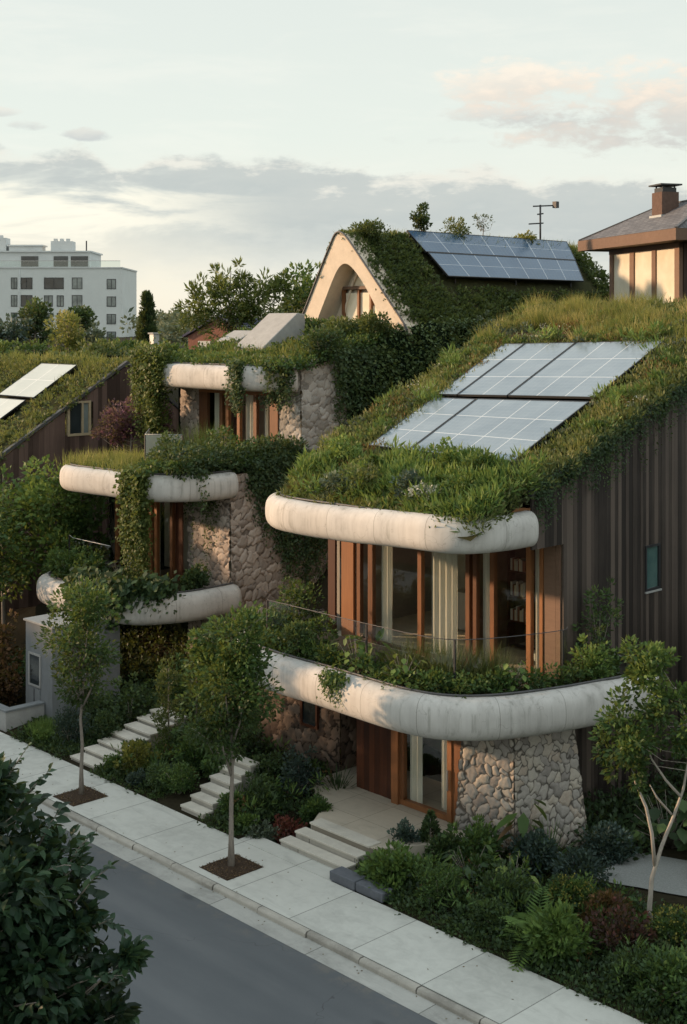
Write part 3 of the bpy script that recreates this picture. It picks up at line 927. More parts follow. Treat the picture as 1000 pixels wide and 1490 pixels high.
def build_world():
    w = bpy.data.worlds.new('World'); S.world = w; w.use_nodes = True
    nt = NT(w.node_tree); w.node_tree.nodes.clear()
    sky = w.node_tree.nodes.new('ShaderNodeTexSky'); sky.sky_type = 'NISHITA'; sky.sun_disc = False
    sky.sun_elevation = SUN_EL; sky.sun_rotation = SUN_AZ
    base = nt.n('ShaderNodeVectorMath', props={'operation': 'SCALE'}, i0=sky.outputs[0], Scale=.10)
    g = nt.n('ShaderNodeTexCoord', out=0)
    v = nt.n('ShaderNodeMapping', Vector=g, Rotation=(0, 0, -YAW))      # y along the street view, x across, z up
    x, y, z = [nt.n('ShaderNodeSeparateXYZ', out=i, Vector=v) for i in range(3)]
    A = nt.noise(nt.n('ShaderNodeMapping', Vector=v, Scale=(1, 1, 2.0)), 12, 6, .6, .15)          # billows
    B = nt.noise(nt.n('ShaderNodeMapping', Vector=v, Scale=(1, 1, 5)), 8, 5, .6, .4)              # streaks
    a_ = nt.math('SUBTRACT', A, .5); b_ = nt.math('SUBTRACT', B, .5)
    def mad(p, q, r): return nt.math('MULTIPLY_ADD', p, q, r)
    # thin high veil whitening the whole dome
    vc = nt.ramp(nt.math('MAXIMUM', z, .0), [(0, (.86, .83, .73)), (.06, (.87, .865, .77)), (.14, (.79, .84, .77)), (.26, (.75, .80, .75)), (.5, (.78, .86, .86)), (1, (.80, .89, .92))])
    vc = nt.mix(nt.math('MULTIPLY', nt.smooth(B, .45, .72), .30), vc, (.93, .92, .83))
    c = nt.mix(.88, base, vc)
    # warm brightening low towards the sun side (left of view)
    glow = nt.math('MULTIPLY', nt.smooth(x, .05, -.30), nt.smooth(z, .13, .01))
    c = nt.mix(nt.math('MULTIPLY', glow, .5), c, (1.0, .86, .62))
    # long grey bank
    C = nt.noise(nt.n('ShaderNodeMapping', Vector=v, Scale=(1, 1, 2.6)), 34, 4, .62, .2)
    c_ = nt.math('SUBTRACT', C, .5)
    top = mad(c_, .016, mad(a_, .066, mad(x, -.056, .1225)))
    top = mad(nt.smooth(nt.math('ABSOLUTE', nt.math('ADD', x, .168)), .03, .0), -.024, top)
    depth = nt.math('SUBTRACT', top, z)
    edge = nt.smooth(depth, -.001, .012)
    low = nt.smooth(mad(b_, .07, z), .016, .066)
    lo = nt.math('MULTIPLY', nt.smooth(x, -.04, -.22), nt.smooth(mad(b_, .16, z), .118, .086))
    bank = nt.math('MULTIPLY', nt.math('MULTIPLY', edge, low), mad(lo, -.72, 1.))
    bc = nt.ramp(mad(depth, 9., mad(c_, .35, nt.math('MULTIPLY', b_, .8))), [(0, (.76, .745, .67)), (.13, (.50, .535, .52)), (.40, (.46, .505, .50)), (.75, (.58, .61, .58)), (1, (.76, .75, .66))])
    c = nt.mix(nt.math('MULTIPLY', bank, .88), c, bc)
    hot = nt.math('MULTIPLY', nt.math('MULTIPLY', nt.smooth(x, -.02, -.2), nt.smooth(nt.math('ABSOLUTE', nt.math('SUBTRACT', mad(b_, .10, z), .083)), .020, .0)), .75)
    c = nt.mix(hot, c, (1.0, .95, .79))
    # lit cumulus to the right and scraps to the left
    front = nt.math('GREATER_THAN', y, 0)
    for cx, cz, rx, rz, lit, dark, k in ((.165, .155, .10, .011, (.70, .66, .60), (.50, .52, .51), .8), (.225, .160, .115, .036, (.88, .77, .65), (.60, .58, .54), .92), (.135, .181, .065, .018, (.93, .82, .69), (.72, .66, .585), .75), (.27, .143, .07, .018, (.66, .65, .60), (.55, .56, .54), .8),
                                         (-.190, .1405, .026, .0052, (.68, .68, .63), (.52, .55, .55), .85), (-.232, .1455, .016, .005, (.68, .67, .62), (.54, .56, .55), .7), (-.255, .155, .018, .004, (.76, .73, .66), (.57, .58, .56), .6), (.06, .139, .04, .005, (.68, .68, .63), (.6, .62, .6), .5)):
        dx = nt.math('MULTIPLY', nt.math('SUBTRACT', x, cx), 1 / rx); dz = nt.math('MULTIPLY', nt.math('SUBTRACT', z, cz), 1 / rz)
        d = nt.math('SUBTRACT', mad(c_, 2.4, mad(a_, 4.6, 1.0)), mad(dx, dx, nt.math('MULTIPLY', dz, dz)))
        m = nt.math('MULTIPLY', nt.math('MULTIPLY', nt.smooth(d, .0, 1.0), front), k)
        c = nt.mix(m, c, nt.mix(nt.smooth(mad(c_, 2.2, mad(a_, 2., dz)), -.7, .8), dark, lit))
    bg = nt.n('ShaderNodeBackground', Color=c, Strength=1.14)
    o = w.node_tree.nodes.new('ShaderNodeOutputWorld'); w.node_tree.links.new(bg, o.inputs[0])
    w.cycles.sampling_method = 'MANUAL'; w.cycles.sample_map_resolution = 512


build_world()

# ================================================================== ground
def hill(X, Y):
    X = np.asarray(X, float); Y = np.asarray(Y, float)
    y0 = 24 + 7 * sstep(-30, -19, X)
    far = sstep(150, 600, np.hypot(X, Y))
    h = 10 * sstep(y0, y0 + 20, Y) + .10 * sstep(20, 20.8, Y) + .05 * nz2(X, Y, .9) * sstep(20.3, 21.5, Y) + far * 3 * nz2(X, Y, .006)
    h = h + .6 * sstep(-31, -28, X) * sstep(-23.5, -25.5, X) * sstep(20.5, 24, Y) * .4
    h = h - .35 * sstep(-24.75, -24.6, X) * sstep(-19.7, -20.0, X) * sstep(22.2, 21.6, Y)
    return h


def structure(mb_or_obj, name=None, mat=None, loc=None, bevel=0):
    o = mb_or_obj.build(name, M[mat], None, loc, bevel) if isinstance(mb_or_obj, MB) else mb_or_obj
    o['kind'] = 'structure'
    return o


mb = MB(); g = 4000
mb.add([(-g, -g, -.45), (g, -g, -.45), (g, g, -.45), (-g, g, -.45)], [(0, 1, 2, 3)])
structure(mb, 'ground', 'hill_green')
xs = np.concatenate([np.linspace(-1500, -130, 24)[:-1], np.linspace(-130, -62, 30)[:-1], np.arange(-62, 12, .6), np.linspace(12, 300, 20)])
ys = np.concatenate([[20.0], np.arange(20.2, 27, .4), np.arange(27, 60, 1.2), np.linspace(60, 1500, 36)])
XX, YY = np.meshgrid(xs, ys, indexing='ij')
ZZ = hill(XX, YY); ZZ[:, 0] = -.06
mb = MB(); mb.grid(np.stack([XX, YY, ZZ], -1))
structure(mb, 'garden_ground', 'soil')
mb = MB(); mb.add([(-600, 8.9, -.134), (200, 8.9, -.134), (200, 17.52, -.134), (-600, 17.52, -.134)], [(0, 1, 2, 3)])
structure(mb, 'road', 'asphalt')
mb = MB(); mb.add([(-600, 17.48, -.128), (200, 17.48, -.128), (200, 17.96, -.118), (-600, 17.96, -.118)], [(0, 1, 2, 3)])
structure(mb, 'gutter', 'gutter_concrete')
mb = MB()
for k in range(-60, 30):                             # kerb stones, slightly uneven, butted end to end
    rr = random.Random(k)
    x0 = -23.0 + k * 1.55; d = rr.uniform(-.012, .012); h = rr.uniform(-.014, .002)
    mb.prism([(x0 + .006, 17.945 + d, -.4), (x0 + .006, 18.096, -.4), (x0 + .006, 18.096, h), (x0 + .006, 17.985 + d, h), (x0 + .006, 17.95 + d, h - .04)], (1.538, 0, 0))
structure(mb, 'kerb', 'kerb_concrete', bevel=.012)
mb = MB(); mb.box(-600, 200, 18.1, 20.0, -.4, 0)
structure(mb, 'sidewalk', 'sidewalk_concrete')
mb = MB(); mb.box(-600, 200, 8.7, 8.9, -.4, .0); structure(mb, 'far_kerb', 'kerb_concrete')
mb = MB(); mb.box(-600, 200, 5.0, 8.69, -.4, -.004); structure(mb, 'near_sidewalk', 'sidewalk_concrete')
for (cx, cy, sd) in ((-23.45, 18.86, 1), (-29.72, 18.8, 2)):
    n = 24; u = np.linspace(-.5, .5, n)
    A, B = np.meshgrid(u, u, indexing='ij')
    rg = np.random.default_rng(sd)
    Z = .012 + .03 * np.exp(-(A ** 2 + B ** 2) * 9) + rg.random((n, n)) * .022
    Z[0] = Z[-1] = .003; Z[:, 0] = Z[:, -1] = .003
    mb = MB(); mb.grid(np.stack([cx + A * 1.02, cy + B * 1.08, Z], -1))
    structure(mb, 'tree_pit', 'mulch')
mb = MB(); mb.box(-24.6, -21.35, 20.003, 20.50, -.3, .006); structure(mb, 'entrance_path', 'sidewalk_concrete')
# pale gravel path in the right hand garden
px_, py_ = np.meshgrid(np.linspace(0, 1, 16), np.linspace(0, 1, 5), indexing='ij')
cx_ = lerp(-17.3, -9.0, px_); cy_ = 25.1 + 1.2 * np.sin(px_ * 2.2) + (py_ - .5) * 2.0
mb = MB(); mb.grid(np.stack([cx_, cy_, hill(cx_, cy_) + .035], -1)); structure(mb, 'garden_path', 'gravel')

# ================================================================== house with the big solar roof (nearest)
rng = np.random.default_rng(11)
GX = -19.7                                           # plane of its timber gable
A_s = .35
def za(Y): return 8.9 + A_s * (Y - 26.4)
def xla(Y): return np.interp(Y, [22.8, 24.5, 26.4, 38.5], [-26.5, -27.3, -28.3, -30.2])

hA = thing('eco_house', 'nearest green-roofed house with two rounded concrete bands and a dark timber gable wall', 'house', (-23.5, 24.5, 0))
fascia(hA, [(-28.6, 26.5), (-28.7, 25.0), (-28.2, 23.3), (-27.2, 22.45), (-25.8, 22.18), (-23.8, 22.18), (-21.8, 22.12), (-20.85, 22.16), (-20.1, 22.40), (-19.45, 22.98), (-18.97, 23.9), (-18.6, 24.95), (-18.34, 26.0), (-18.15, 26.9), (-18.3, 27.8), (-19.0, 28.4), (-19.72, 28.6)], .97, .42, 3.92, seed=1)
fascia(hA, [(-28.3, 26.6), (-27.75, 25.2), (-27.15, 23.7), (-26.6, 23.05), (-25.6, 22.80), (-23.8, 22.84), (-21.7, 22.92), (-20.85, 22.95), (-20.3, 23.15), (-19.98, 23.6), (-19.86, 24.2), (-19.82, 25.12)], .88, .36, 7.86, zfun=lambda a: .10 * float(sstep(6.5, 9.5, a)), seed=2)
flat_poly(hA, 'balcony_floor', [(-28.4, 26.7), (-28.5, 25), (-28.0, 23.5), (-27.1, 22.7), (-20.9, 22.4), (-20.1, 22.7), (-19.3, 23.6), (-18.6, 25.5), (-18.4, 27.5), (-19.6, 28.3), (-19.75, 26.3), (-28.4, 26.3)], 3.36, 'soffit', .3)
mb = MB(); mb.box(-28.2, GX - .06, 26.303, 31.0, 3.06, 3.36); mb.build('room_floor', M['interior'], hA)
mb = MB(); mb.box(-28.1, GX - .06, 26.46, 31.0, 7.0, 7.055); mb.build('room_ceiling', M['interior'], hA)
flat_poly(hA, 'ceiling', [(-28.1, 31.5), (-28.2, 26.5), (-27.1, 24), (-26.5, 23.2), (-20.6, 23.1), (-20.1, 23.8), (-19.95, 25.2), (-19.8, 26.6), (-19.8, 31.5)], 7.12, 'soffit', .06)
# gable cladding: timber boards cut to the roof slope, with the window left open
mb = MB()
boards(mb, 'x', GX, 26.4, 38.6, -.8, lambda y: za(y) - .16 if y < 38 else za(38) - .16 - (y - 38) * .3, .17, rng, holes=[(30.05, 30.66, 5.35, 6.48)])
boards(mb, 'x', GX, 25.14, 26.4, 7.0, lambda y: za(y) - .16, .17, rng)
mb.build('gable_cladding', M['cladding'], hA)
mb = MB()
for (y0, y1, z0, z1) in ((30.0, 30.06, 5.3, 6.53), (30.65, 30.71, 5.3, 6.53), (30.06, 30.65, 6.47, 6.53), (30.06, 30.65, 5.3, 5.36)): mb.box(GX - .08, GX + .03, y0, y1, z0, z1)
win = mb.build('gable_window', M['dark_metal'], hA)
mb = MB(); mb.box(GX - .05, GX - .03, 30.06, 30.65, 5.36, 6.47); mb.build('pane', M['teal_glass'], win)
mb = MB(); mb.box(GX - .04, GX + .06, 29.98, 30.73, 5.25, 5.297); mb.build('sill', M['plain_concrete'], win)
mb = MB(); mb.prism([(GX + .045, 25.1, za(25.1) - .14), (GX + .045, 38.4, za(38.4) - .14), (GX + .045, 38.4, za(38.4) - .02), (GX + .045, 25.1, za(25.1) - .02)], (-.14, 0, 0)); mb.build('verge_trim', M['rim_metal'], hA)
# roof substrate
n1, n2 = 46, 40
V_ = np.linspace(22.85, 41, n1)
P = np.empty((n1, n2, 3))
for i, yv in enumerate(V_):
    t_ = np.linspace(0, 1, n2); xv = lerp(float(xla(min(yv, 38.5))), GX + .02, t_)
    zz = za(yv) if yv < 37.6 else za(37.6) + .35 * (yv - 37.6) - .22 * (yv - 37.6) ** 2
    edge_ = np.minimum(np.minimum(t_, 1 - t_) * 9, 1.2)
    P[i, :, 0] = xv; P[i, :, 1] = yv; P[i, :, 2] = zz - .10 + .08 * nz2(xv, yv, 1.6) + .12 * np.clip(edge_, 0, 1) - .08
mb = MB(); mb.grid(P, flip=True)
roofA = mb.build('roof', M['moss_soil'], hA)
mb = MB()
mb.prism([(-28.25, 26.7, 3), (-28.25, 38.5, 3), (-28.25, 38.5, 12.6), (-28.25, 26.7, 8.5)], (.15, 0, 0))
mb.box(-28.1, GX - .06, 38.3, 38.5, 3, 12.4)
mb.build('back_wall', M['house_plaster'], hA)
# upper floor window wall along Y = 26.4
def wood_post(x0, x1, y, z0, z1, d=.14, par=hA, nm='post'):
    mb = MB(); mb.box(x0, x1, y - d / 2, y + d / 2, z0, z1, random.random()); return mb.build(nm, M['cedar'], par)
random.seed(4)
YW = 26.4; zf, zc_ = 3.36, 7.05
mb = MB(); mb.box(-28.2, -27.9, YW - .08, YW, zf, zc_); mb.build('end_panel', M['dark_door'], hA)
mb = MB(); mb.box(-27.62, -27.12, YW - .09, YW, zf, zc_, .8); mb.build('wood_panel', M['cedar'], hA)
mb = MB(); boards(mb, 'y', YW - .03, -20.28, GX - .07, zf, lambda x: zc_, .30, rng, face=-1); mb.build('corner_panel', M['eave_wood'], hA)
for (a, b) in ((-27.0, -26.86), (-26.54, -26.36), (-24.60, -24.46), (-22.86, -22.72), (-22.60, -22.48), (-22.02, -21.88), (-20.82, -20.68), (-20.40, -20.30)):
    wood_post(a, b, YW, zf, zc_)
mb = MB(); mb.box(-27.1, -20.3, YW - .06, YW + .06, zf + .001, zf + .09); mb.build('window_sill', M['dark_door'], hA); mb = MB(); mb.box(-27.1, -20.3, YW - .06, YW + .06, 6.93, 7.045); mb.build('window_head', M['dark_door'], hA)
for (a, b) in ((-27.9, -27.63), (-26.86, -26.54), (-26.36, -24.60), (-24.46, -22.86), (-22.48, -22.02), (-21.88, -20.82), (-20.68, -20.40)):
    mb = MB(); mb.add([(a + .002, YW, zf + .09), (b - .002, YW, zf + .09), (b - .002, YW, 6.93), (a + .002, YW, 6.93)], [(0, 1, 2, 3)]); mb.build('window_pane', M['window_glass'], hA)
for (a, b) in ((-26.25, -25.78), (-24.3, -23.3), (-22.46, -22.08), (-20.72, -20.36)): curtain(hA, a, b, YW + .28, zf + .02, 6.95)
mb = MB(); mb.box(-28.1, GX - .07, 31.0, 31.1, 3.0, 7.06); mb.build('room_wall', M['interior'], hA)
mb = MB(); mb.box(-23.6, -23.45, 27.4, 31, 3.36, 7.06); mb.build('partition', M['interior_dark'], hA)
# ground floor: timber screen, glazed door, entry recess, stone wall
YG = 23.75
mb = MB(); boards(mb, 'y', YG, -24.35, -22.95, .42, lambda x: 3.02, .16, rng, face=-1); mb.build('wood_screen', M['dark_door'], hA)
mb = MB(); mb.box(-22.95, -22.72, YG - .16, YG + .1, .42, 3.02, .6); mb.build('post', M['cedar'], hA)
mb = MB()
mb.box(-21.12, -20.98, YG - .10, YG + .06, .42, 3.02, .7); mb.box(-22.72, -22.60, YG - .08, YG + .06, .56, 3.02, .3); mb.box(-22.72, -21.12, YG - .09, YG + .06, .43, .56, .6); mb.box(-22.60, -21.12, YG - .07, YG + .06, 2.88, 3.02, .5)
dr = mb.build('glazed_door', M['cedar'], hA)
mb = MB(); mb.add([(-22.6, YG - .01, .56), (-21.12, YG - .01, .56), (-21.12, YG - .01, 2.88), (-22.6, YG - .01, 2.88)], [(0, 1, 2, 3)]); mb.build('door_pane', M['window_glass'], dr)
mb = MB(); mb.box(-21.08, -21.04, YG - .17, YG - .13, 1.2, 1.7); mb.build('door_handle', M['steel_rail'], dr)
mb = MB(); mb.box(-20.98, -20.62, YG - .06, YG + .06, .42, 3.02, .35); mb.build('wood_panel', M['cedar'], hA)
curtain(hA, -22.55, -22.15, YG + .22, .46, 2.95); curtain(hA, -21.75, -21.35, YG + .5, .46, 2.95)
mb = MB(); mb.box(-28.2, -19.8, 27.6, 27.75, -.3, 3.05); mb.build('inner_wall', M['interior'], hA)
mb = MB(); mb.box(-25.5, -24.45, 25.6, 25.68, .42, 3.02, .4); mb.build('front_door', M['dark_door'], hA)
stone_wall('stone_wall', hA, 'brown_stone', [((-29.0, 24.3, -.2), (-25.55, 24.3, -.2), (-25.55, 24.3, 3.0), (-29.0, 24.3, 3.0)), ((-25.55, 24.3, -.2), (-25.55, 27.6, -.2), (-25.55, 27.6, 3.0), (-25.55, 24.3, 3.0))], .36, .05, .035, 3)
mb = MB()
for (a, b, c, d) in ((-27.05, -26.98, 1.35, 2.2), (-26.42, -26.35, 1.35, 2.2), (-26.98, -26.42, 2.13, 2.2), (-26.98, -26.42, 1.35, 1.42)): mb.box(a, b, 24.18, 24.32, c, d)
nw = mb.build('niche_frame', M['dark_door'], hA)
mb = MB(); mb.box(-26.98, -26.42, 24.225, 24.235, 1.42, 2.13); mb.build('niche_pane', M['dark_glass'], nw)
# tapered fieldstone pillar
pc = [(-20.72, 23.45), (-19.28, 23.95), (-18.42, 25.75), (-20.4, 26.0)]
pt = [(-20.62, 23.66), (-19.42, 24.1), (-18.92, 25.72), (-20.4, 26.0)]
pn = [((*pc[i], -.15), (*pc[j], -.15), (*pt[j], 3.02), (*pt[i], 3.02)) for i, j in ((3, 0), (0, 1), (1, 2), (2, 3))]
stone_wall('stone_pillar', hA, 'field_stone', pn, .25, .05, .02, 8, aspect=.9)

# patio and steps
mb = MB(); mb.prism([(-23.30, 21.2, .02), (-21.2, 21.2, .02), (-20.3, 22.6, .02), (-20.1, 23.4, .02), (-20.5, 25.6, .02), (-25.5, 25.6, .02), (-25.5, 23.0, .02), (-24.2, 22.6, .02)], (0, 0, .40))
structure(mb, 'patio', 'patio_stone')
st = thing('entrance_steps', 'low stone steps with long treads rising to the entrance patio', 'steps', (-22.4, 20.8, 0))
for k in range(3):
    mb = MB(); y0 = 20.5 + k * .36
    x0, x1 = -23.62 + k * .14, -21.38 + k * .02
    mb.box(x0, x1, y0, y0 + (.355 if k < 2 else .36), .0, .10 + .15 * k); mb.build('riser', M['kerb_concrete'], st)
    mb = MB(); mb.box(x0 - .02, x1 + .02, y0 - .03, y0 + (.33 if k < 2 else .355), .102 + .15 * k, .15 * (k + 1)); mb.build('tread', M['step_stone'], st, bevel=.008)
bn = thing('stone_bench', 'low dark bluestone block seat beside the entrance steps', 'bench', (-20.6, 20.22, 0))
mb = MB(); mb.box(-21.42, -20.62, 20.03, 20.42, -.02, .20); mb.build('block', M['bluestone'], bn, bevel=.02)
mb = MB(); mb.box(-20.60, -19.78, 20.05, 20.42, -.02, .185); mb.build('block', M['bluestone'], bn, bevel=.02)
# glass balustrade
rp = catmull([(-27.0, 22.95), (-24.6, 22.92), (-23.15, 22.92), (-21.6, 22.96), (-20.7, 23.15), (-20.14, 23.78), (-19.68, 24.8), (-19.35, 25.9), (-19.5, 26.3)], 4)
glass_rail('glass balustrade with thin handrail above the rounded balcony of the nearest house', rp, 3.95, 5.0, (0, 8, 17, 28), 'rim_metal')
# things seen through the windows
t = thing('desk', 'writing desk behind the right hand upper window', 'desk', (-21.4, 28.2, 3.36))
mb = MB(); mb.box(-22.1, -20.9, 27.9, 28.6, 4.06, 4.11); mb.build('desk_top', M['dark_door'], t)
for a in (-22.05, -20.99):
    for b in (27.95, 28.51): mb = MB(); mb.box(a, a + .05, b, b + .05, 3.36, 4.06); mb.build('leg', M['dark_metal'], t)
t = thing('table_lamp', 'lamp with a pale shade standing on the desk', 'lamp', (-21.55, 28.2, 4.11))
mb = MB(); mb.lathe((-21.55, 28.2, 4.111), [(.09, 0), (.09, .02), (.02, .03), (.02, .4)], 12); mb.build('base', M['dark_metal'], t)
mb = MB(); mb.lathe((-21.55, 28.2, 4.45), [(.22, 0), (.14, .3)], 16); mb.build('lamp_shade', M['white_paint'], t)
t = thing('armchair', 'pale upholstered chair standing beside the desk indoors', 'chair', (-21.2, 27.4, 3.36))
mb = MB(); mb.box(-21.5, -20.95, 27.15, 27.7, 3.66, 3.86); mb.build('seat', M['curtain'], t, bevel=.05)
mb = MB(); mb.box(-21.5, -20.95, 27.6, 27.75, 3.87, 4.6); mb.build('backrest', M['curtain'], t, bevel=.05)
for a in (-21.45, -21.04):
    for b in (27.2, 27.6): mb = MB(); mb.box(a, a + .05, b, b + .05, 3.36, 3.655); mb.build('leg', M['dark_door'], t)
t = thing('sideboard', 'low pale cabinet behind the large left upper window', 'cabinet', (-25.2, 29.5, 3.36))
mb = MB(); mb.box(-26.0, -24.4, 29.3, 29.8, 3.4, 4.5); mb.build('cabinet_body', M['white_paint'], t)
mb = MB(); mb.box(-25.22, -25.18, 29.27, 29.3, 3.9, 4.0); mb.build('handle', M['dark_metal'], t)
mb = MB(); mb.box(-25.4, -24.6, 30.95, 30.99, 5.0, 5.8)
t = setp(mb.build('wall_picture', M['interior_dark'], None, (-25, 30.97, 5.4)), 'dark framed picture hanging on the back wall indoors', 'picture')
t = thing('bookshelf', 'dark shelf with pale books beside the middle upper window', 'shelf', (-22.8, 29.0, 3.36))
mb = MB()
for z_ in (3.38, 4.1, 4.8, 5.5, 6.2): mb.box(-23.4, -22.3, 28.8, 29.1, z_, z_ + .04)
mb.box(-23.44, -23.4, 28.8, 29.1, 3.37, 6.24); mb.box(-22.3, -22.26, 28.8, 29.1, 3.37, 6.24); mb.build('shelf', M['dark_door'], t)
for z_, n_ in ((4.14, 9), (4.84, 7), (5.54, 8)):
    x_ = -23.35
    for k in range(n_):
        w_ = random.uniform(.04, .09); mb = MB(); mb.box(x_, x_ + w_ - .004, 28.83, 29.05, z_ + .002, z_ + random.uniform(.28, .42)); x_ += w_
        setp(mb.build('book', M['white_paint' if k % 3 == 0 else 'brick_red' if k % 3 == 1 else 'interior'], None, (x_, 28.9, z_)), 'small book standing on the dark indoor shelf', 'book', 'books on the indoor shelf')

# solar panels
def pa(X, Y): return (X, Y, za(Y) + .20)
solar_panel('two-column solar panel at the lower left of the nearest roof', [pa(-26.25, 26.1), pa(-24.66, 26.05), pa(-25.24, 29.55), pa(-26.86, 29.5)], 2, 3, 'solar_cells', 'solar panels on the nearest roof')
solar_panel('large four-column solar panel at the lower right of the nearest roof', [pa(-24.6, 26.04), pa(-20.95, 25.92), pa(-21.36, 29.78), pa(-25.18, 29.57)], 4, 3, 'solar_cells', 'solar panels on the nearest roof')
solar_panel('narrow one-column solar panel at the upper left of the nearest roof', [pa(-26.95, 29.75), pa(-26.2, 29.8), pa(-26.98, 34.05), pa(-27.8, 34.0)], 1, 3, 'solar_cells', 'solar panels on the nearest roof')
solar_panel('two-column solar panel in the middle of the upper row on the nearest roof', [pa(-26.14, 29.8), pa(-24.36, 29.92), pa(-25.04, 34.2), pa(-26.92, 34.06)], 2, 3, 'solar_cells', 'solar panels on the nearest roof')
solar_panel('three-column solar panel at the upper right of the nearest roof', [pa(-24.3, 29.93), pa(-21.4, 30.1), pa(-21.95, 34.45), pa(-24.98, 34.21)], 3, 3, 'solar_cells', 'solar panels on the nearest roof')
mb = MB(); mb.bar((-26.9, 29.64, za(29.64) + .14), (-21.3, 29.95, za(29.95) + .14), .14, .08)
setp(mb.build('cable_tray', M['panel_rail'], None, (-24, 29.8, za(29.8))), 'tan strip running between the two rows of nearest solar panels', 'cable tray')

# ================================================================== middle house, stepped in three levels
hB = thing('terraced_house', 'stepped stone house with three rounded balcony bands overgrown with vines', 'house', (-37.5, 27, 0))
fascia(hB, [(-40.4, 27.2), (-40.6, 25.2), (-40.1, 24.1), (-39.2, 23.75), (-37.5, 23.78), (-35.9, 23.85), (-34.95, 24.2), (-34.4, 24.95), (-34.15, 26.0), (-34.2, 27.6)], .95, .40, 3.75, seed=4)
fascia(hB, [(-40.7, 28.5), (-40.75, 26.2), (-40.3, 25.1), (-39.4, 24.72), (-37.4, 24.9), (-35.7, 25.12), (-34.95, 25.45), (-34.5, 26.1), (-34.34, 26.9), (-34.33, 27.62)], .88, .36, 7.5, seed=5)
fascia(hB, [(-42.4, 33), (-42.6, 31.4), (-42.0, 30.35), (-40.9, 29.95), (-38.6, 29.95), (-37.1, 29.98), (-36.1, 30.25), (-35.45, 30.7), (-34.95, 31.15)], .92, .36, 10.95, seed=6)
flat_poly(hB, 'balcony_floor', [(-40.3, 31), (-40.4, 25.4), (-39.2, 24), (-36, 24.1), (-34.8, 24.8), (-34.4, 26), (-34.4, 31)], 3.2, 'soffit', .3)
flat_poly(hB, 'terrace_floor', [(-40.6, 33), (-40.6, 26.2), (-39.4, 24.95), (-35.8, 25.3), (-34.7, 26), (-34.5, 27.6), (-34.5, 33)], 7.0, 'soffit', .3)
flat_poly(hB, 'top_floor', [(-42.4, 36), (-42.4, 31.4), (-41, 30.2), (-37, 30.2), (-35.3, 31.0), (-34.95, 31.4), (-34.95, 36)], 10.5, 'soffit', .3)
rng = np.random.default_rng(21)
stone_wall('stone_pier', hB, 'warm_stone', [((-36.65, 29.0, 2), (-36.65, 27.55, 2), (-36.65, 27.55, 6.75), (-36.65, 29.0, 6.75)), ((-36.65, 27.55, -.5), (-34.42, 27.62, -.5), (-34.42, 27.62, 6.75), (-36.65, 27.55, 6.75)), ((-34.42, 27.62, -.5), (-34.42, 33.4, -.5), (-34.42, 33.4, 7.4), (-34.42, 27.62, 7.4))], .27, .06, .03, 5, aspect=1.25)
stone_wall('upper_stone_wall', hB, 'pale_stone', [((-36.02, 31.2, 7.0), (-34.9, 31.25, 7.0), (-34.9, 31.25, 10.9), (-36.02, 31.2, 10.1)), ((-34.9, 31.25, 6.2), (-34.7, 34.6, 6.2), (-34.7, 34.6, 11.2), (-34.9, 31.25, 11.2))], .28, .06, .03, 6, aspect=1.2)
stone_wall('left_stone_wall', hB, 'warm_stone', [((-42.0, 31.2, 7.0), (-40.72, 31.2, 7.0), (-40.72, 31.2, 10.1), (-42.0, 31.2, 10.1))], .36, .05, .035, 9, aspect=1.3)
# middle level glazing
for (a, b) in ((-40.6, -40.45), (-38.95, -38.75), (-38.5, -38.32), (-38.12, -37.98), (-37.2, -37.05)):
    mb = MB(); mb.box(a, b, 27.15, 27.29, 3.2, 6.75, random.random()); mb.build('post', M['cedar'], hB)
for (a, b) in ((-40.45, -38.95), (-38.75, -38.5), (-38.32, -38.12), (-37.98, -37.2)):
    mb = MB(); mb.add([(a + .002, 27.21, 3.2), (b - .002, 27.21, 3.2), (b - .002, 27.21, 6.75), (a + .002, 27.21, 6.75)], [(0, 1, 2, 3)]); mb.build('window_pane', M['window_glass'], hB)
mb = MB(); boards(mb, 'y', 27.3, -37.05, -36.66, 3.2, lambda x: 6.75, .13, rng, face=-1); mb.build('wood_panel', M['dark_door'], hB)
curtain(hB, -40.2, -39.2, 27.5, 3.25, 6.7); curtain(hB, -38.35, -38.05, 27.5, 3.25, 6.7)
mb = MB(); mb.box(-40.9, -36.7, 29.6, 29.7, 3.2, 7); mb.build('room_wall', M['interior'], hB)
# top level glazing
for (a, b) in ((-40.72, -40.2), (-39.45, -39.27), (-39.07, -38.9), (-38.38, -38.22), (-37.42, -37.24), (-36.48, -36.03)):
    mb = MB(); mb.box(a, b, 31.12, 31.26, 7.0, 9.96, random.random()); mb.build('post', M['cedar'], hB)
for (a, b) in ((-40.2, -39.45), (-39.27, -39.07), (-38.9, -38.38), (-38.22, -37.42), (-37.24, -36.48)):
    mb = MB(); mb.add([(a + .002, 31.18, 7.0), (b - .002, 31.18, 7.0), (b - .002, 31.18, 9.85), (a + .002, 31.18, 9.85)], [(0, 1, 2, 3)]); mb.build('window_pane', M['window_glass'], hB)
mb = MB(); mb.box(-40.72, -36.03, 31.1, 31.12, 9.82, 9.98, .7); mb.build('window_head', M['cedar'], hB)
curtain(hB, -40.1, -39.5, 31.5, 7.0, 9.9); curtain(hB, -38.2, -37.5, 31.5, 7.0, 9.9); curtain(hB, -37.1, -36.85, 31.5, 7.0, 9.9)
mb = MB(); mb.box(-42, -35, 34.2, 34.3, 7, 10.9); mb.build('room_wall', M['interior'], hB)
mb = MB(); mb.box(-41.4, -36.7, 28.2, 28.3, -.4, 3.0); mb.box(-42.3, -42.1, 31.3, 36, 0, 10.6); mb.box(-41.2, -41.0, 27.3, 34, -.4, 7.1); mb.build('rear_wall', M['ivy_core'], hB)
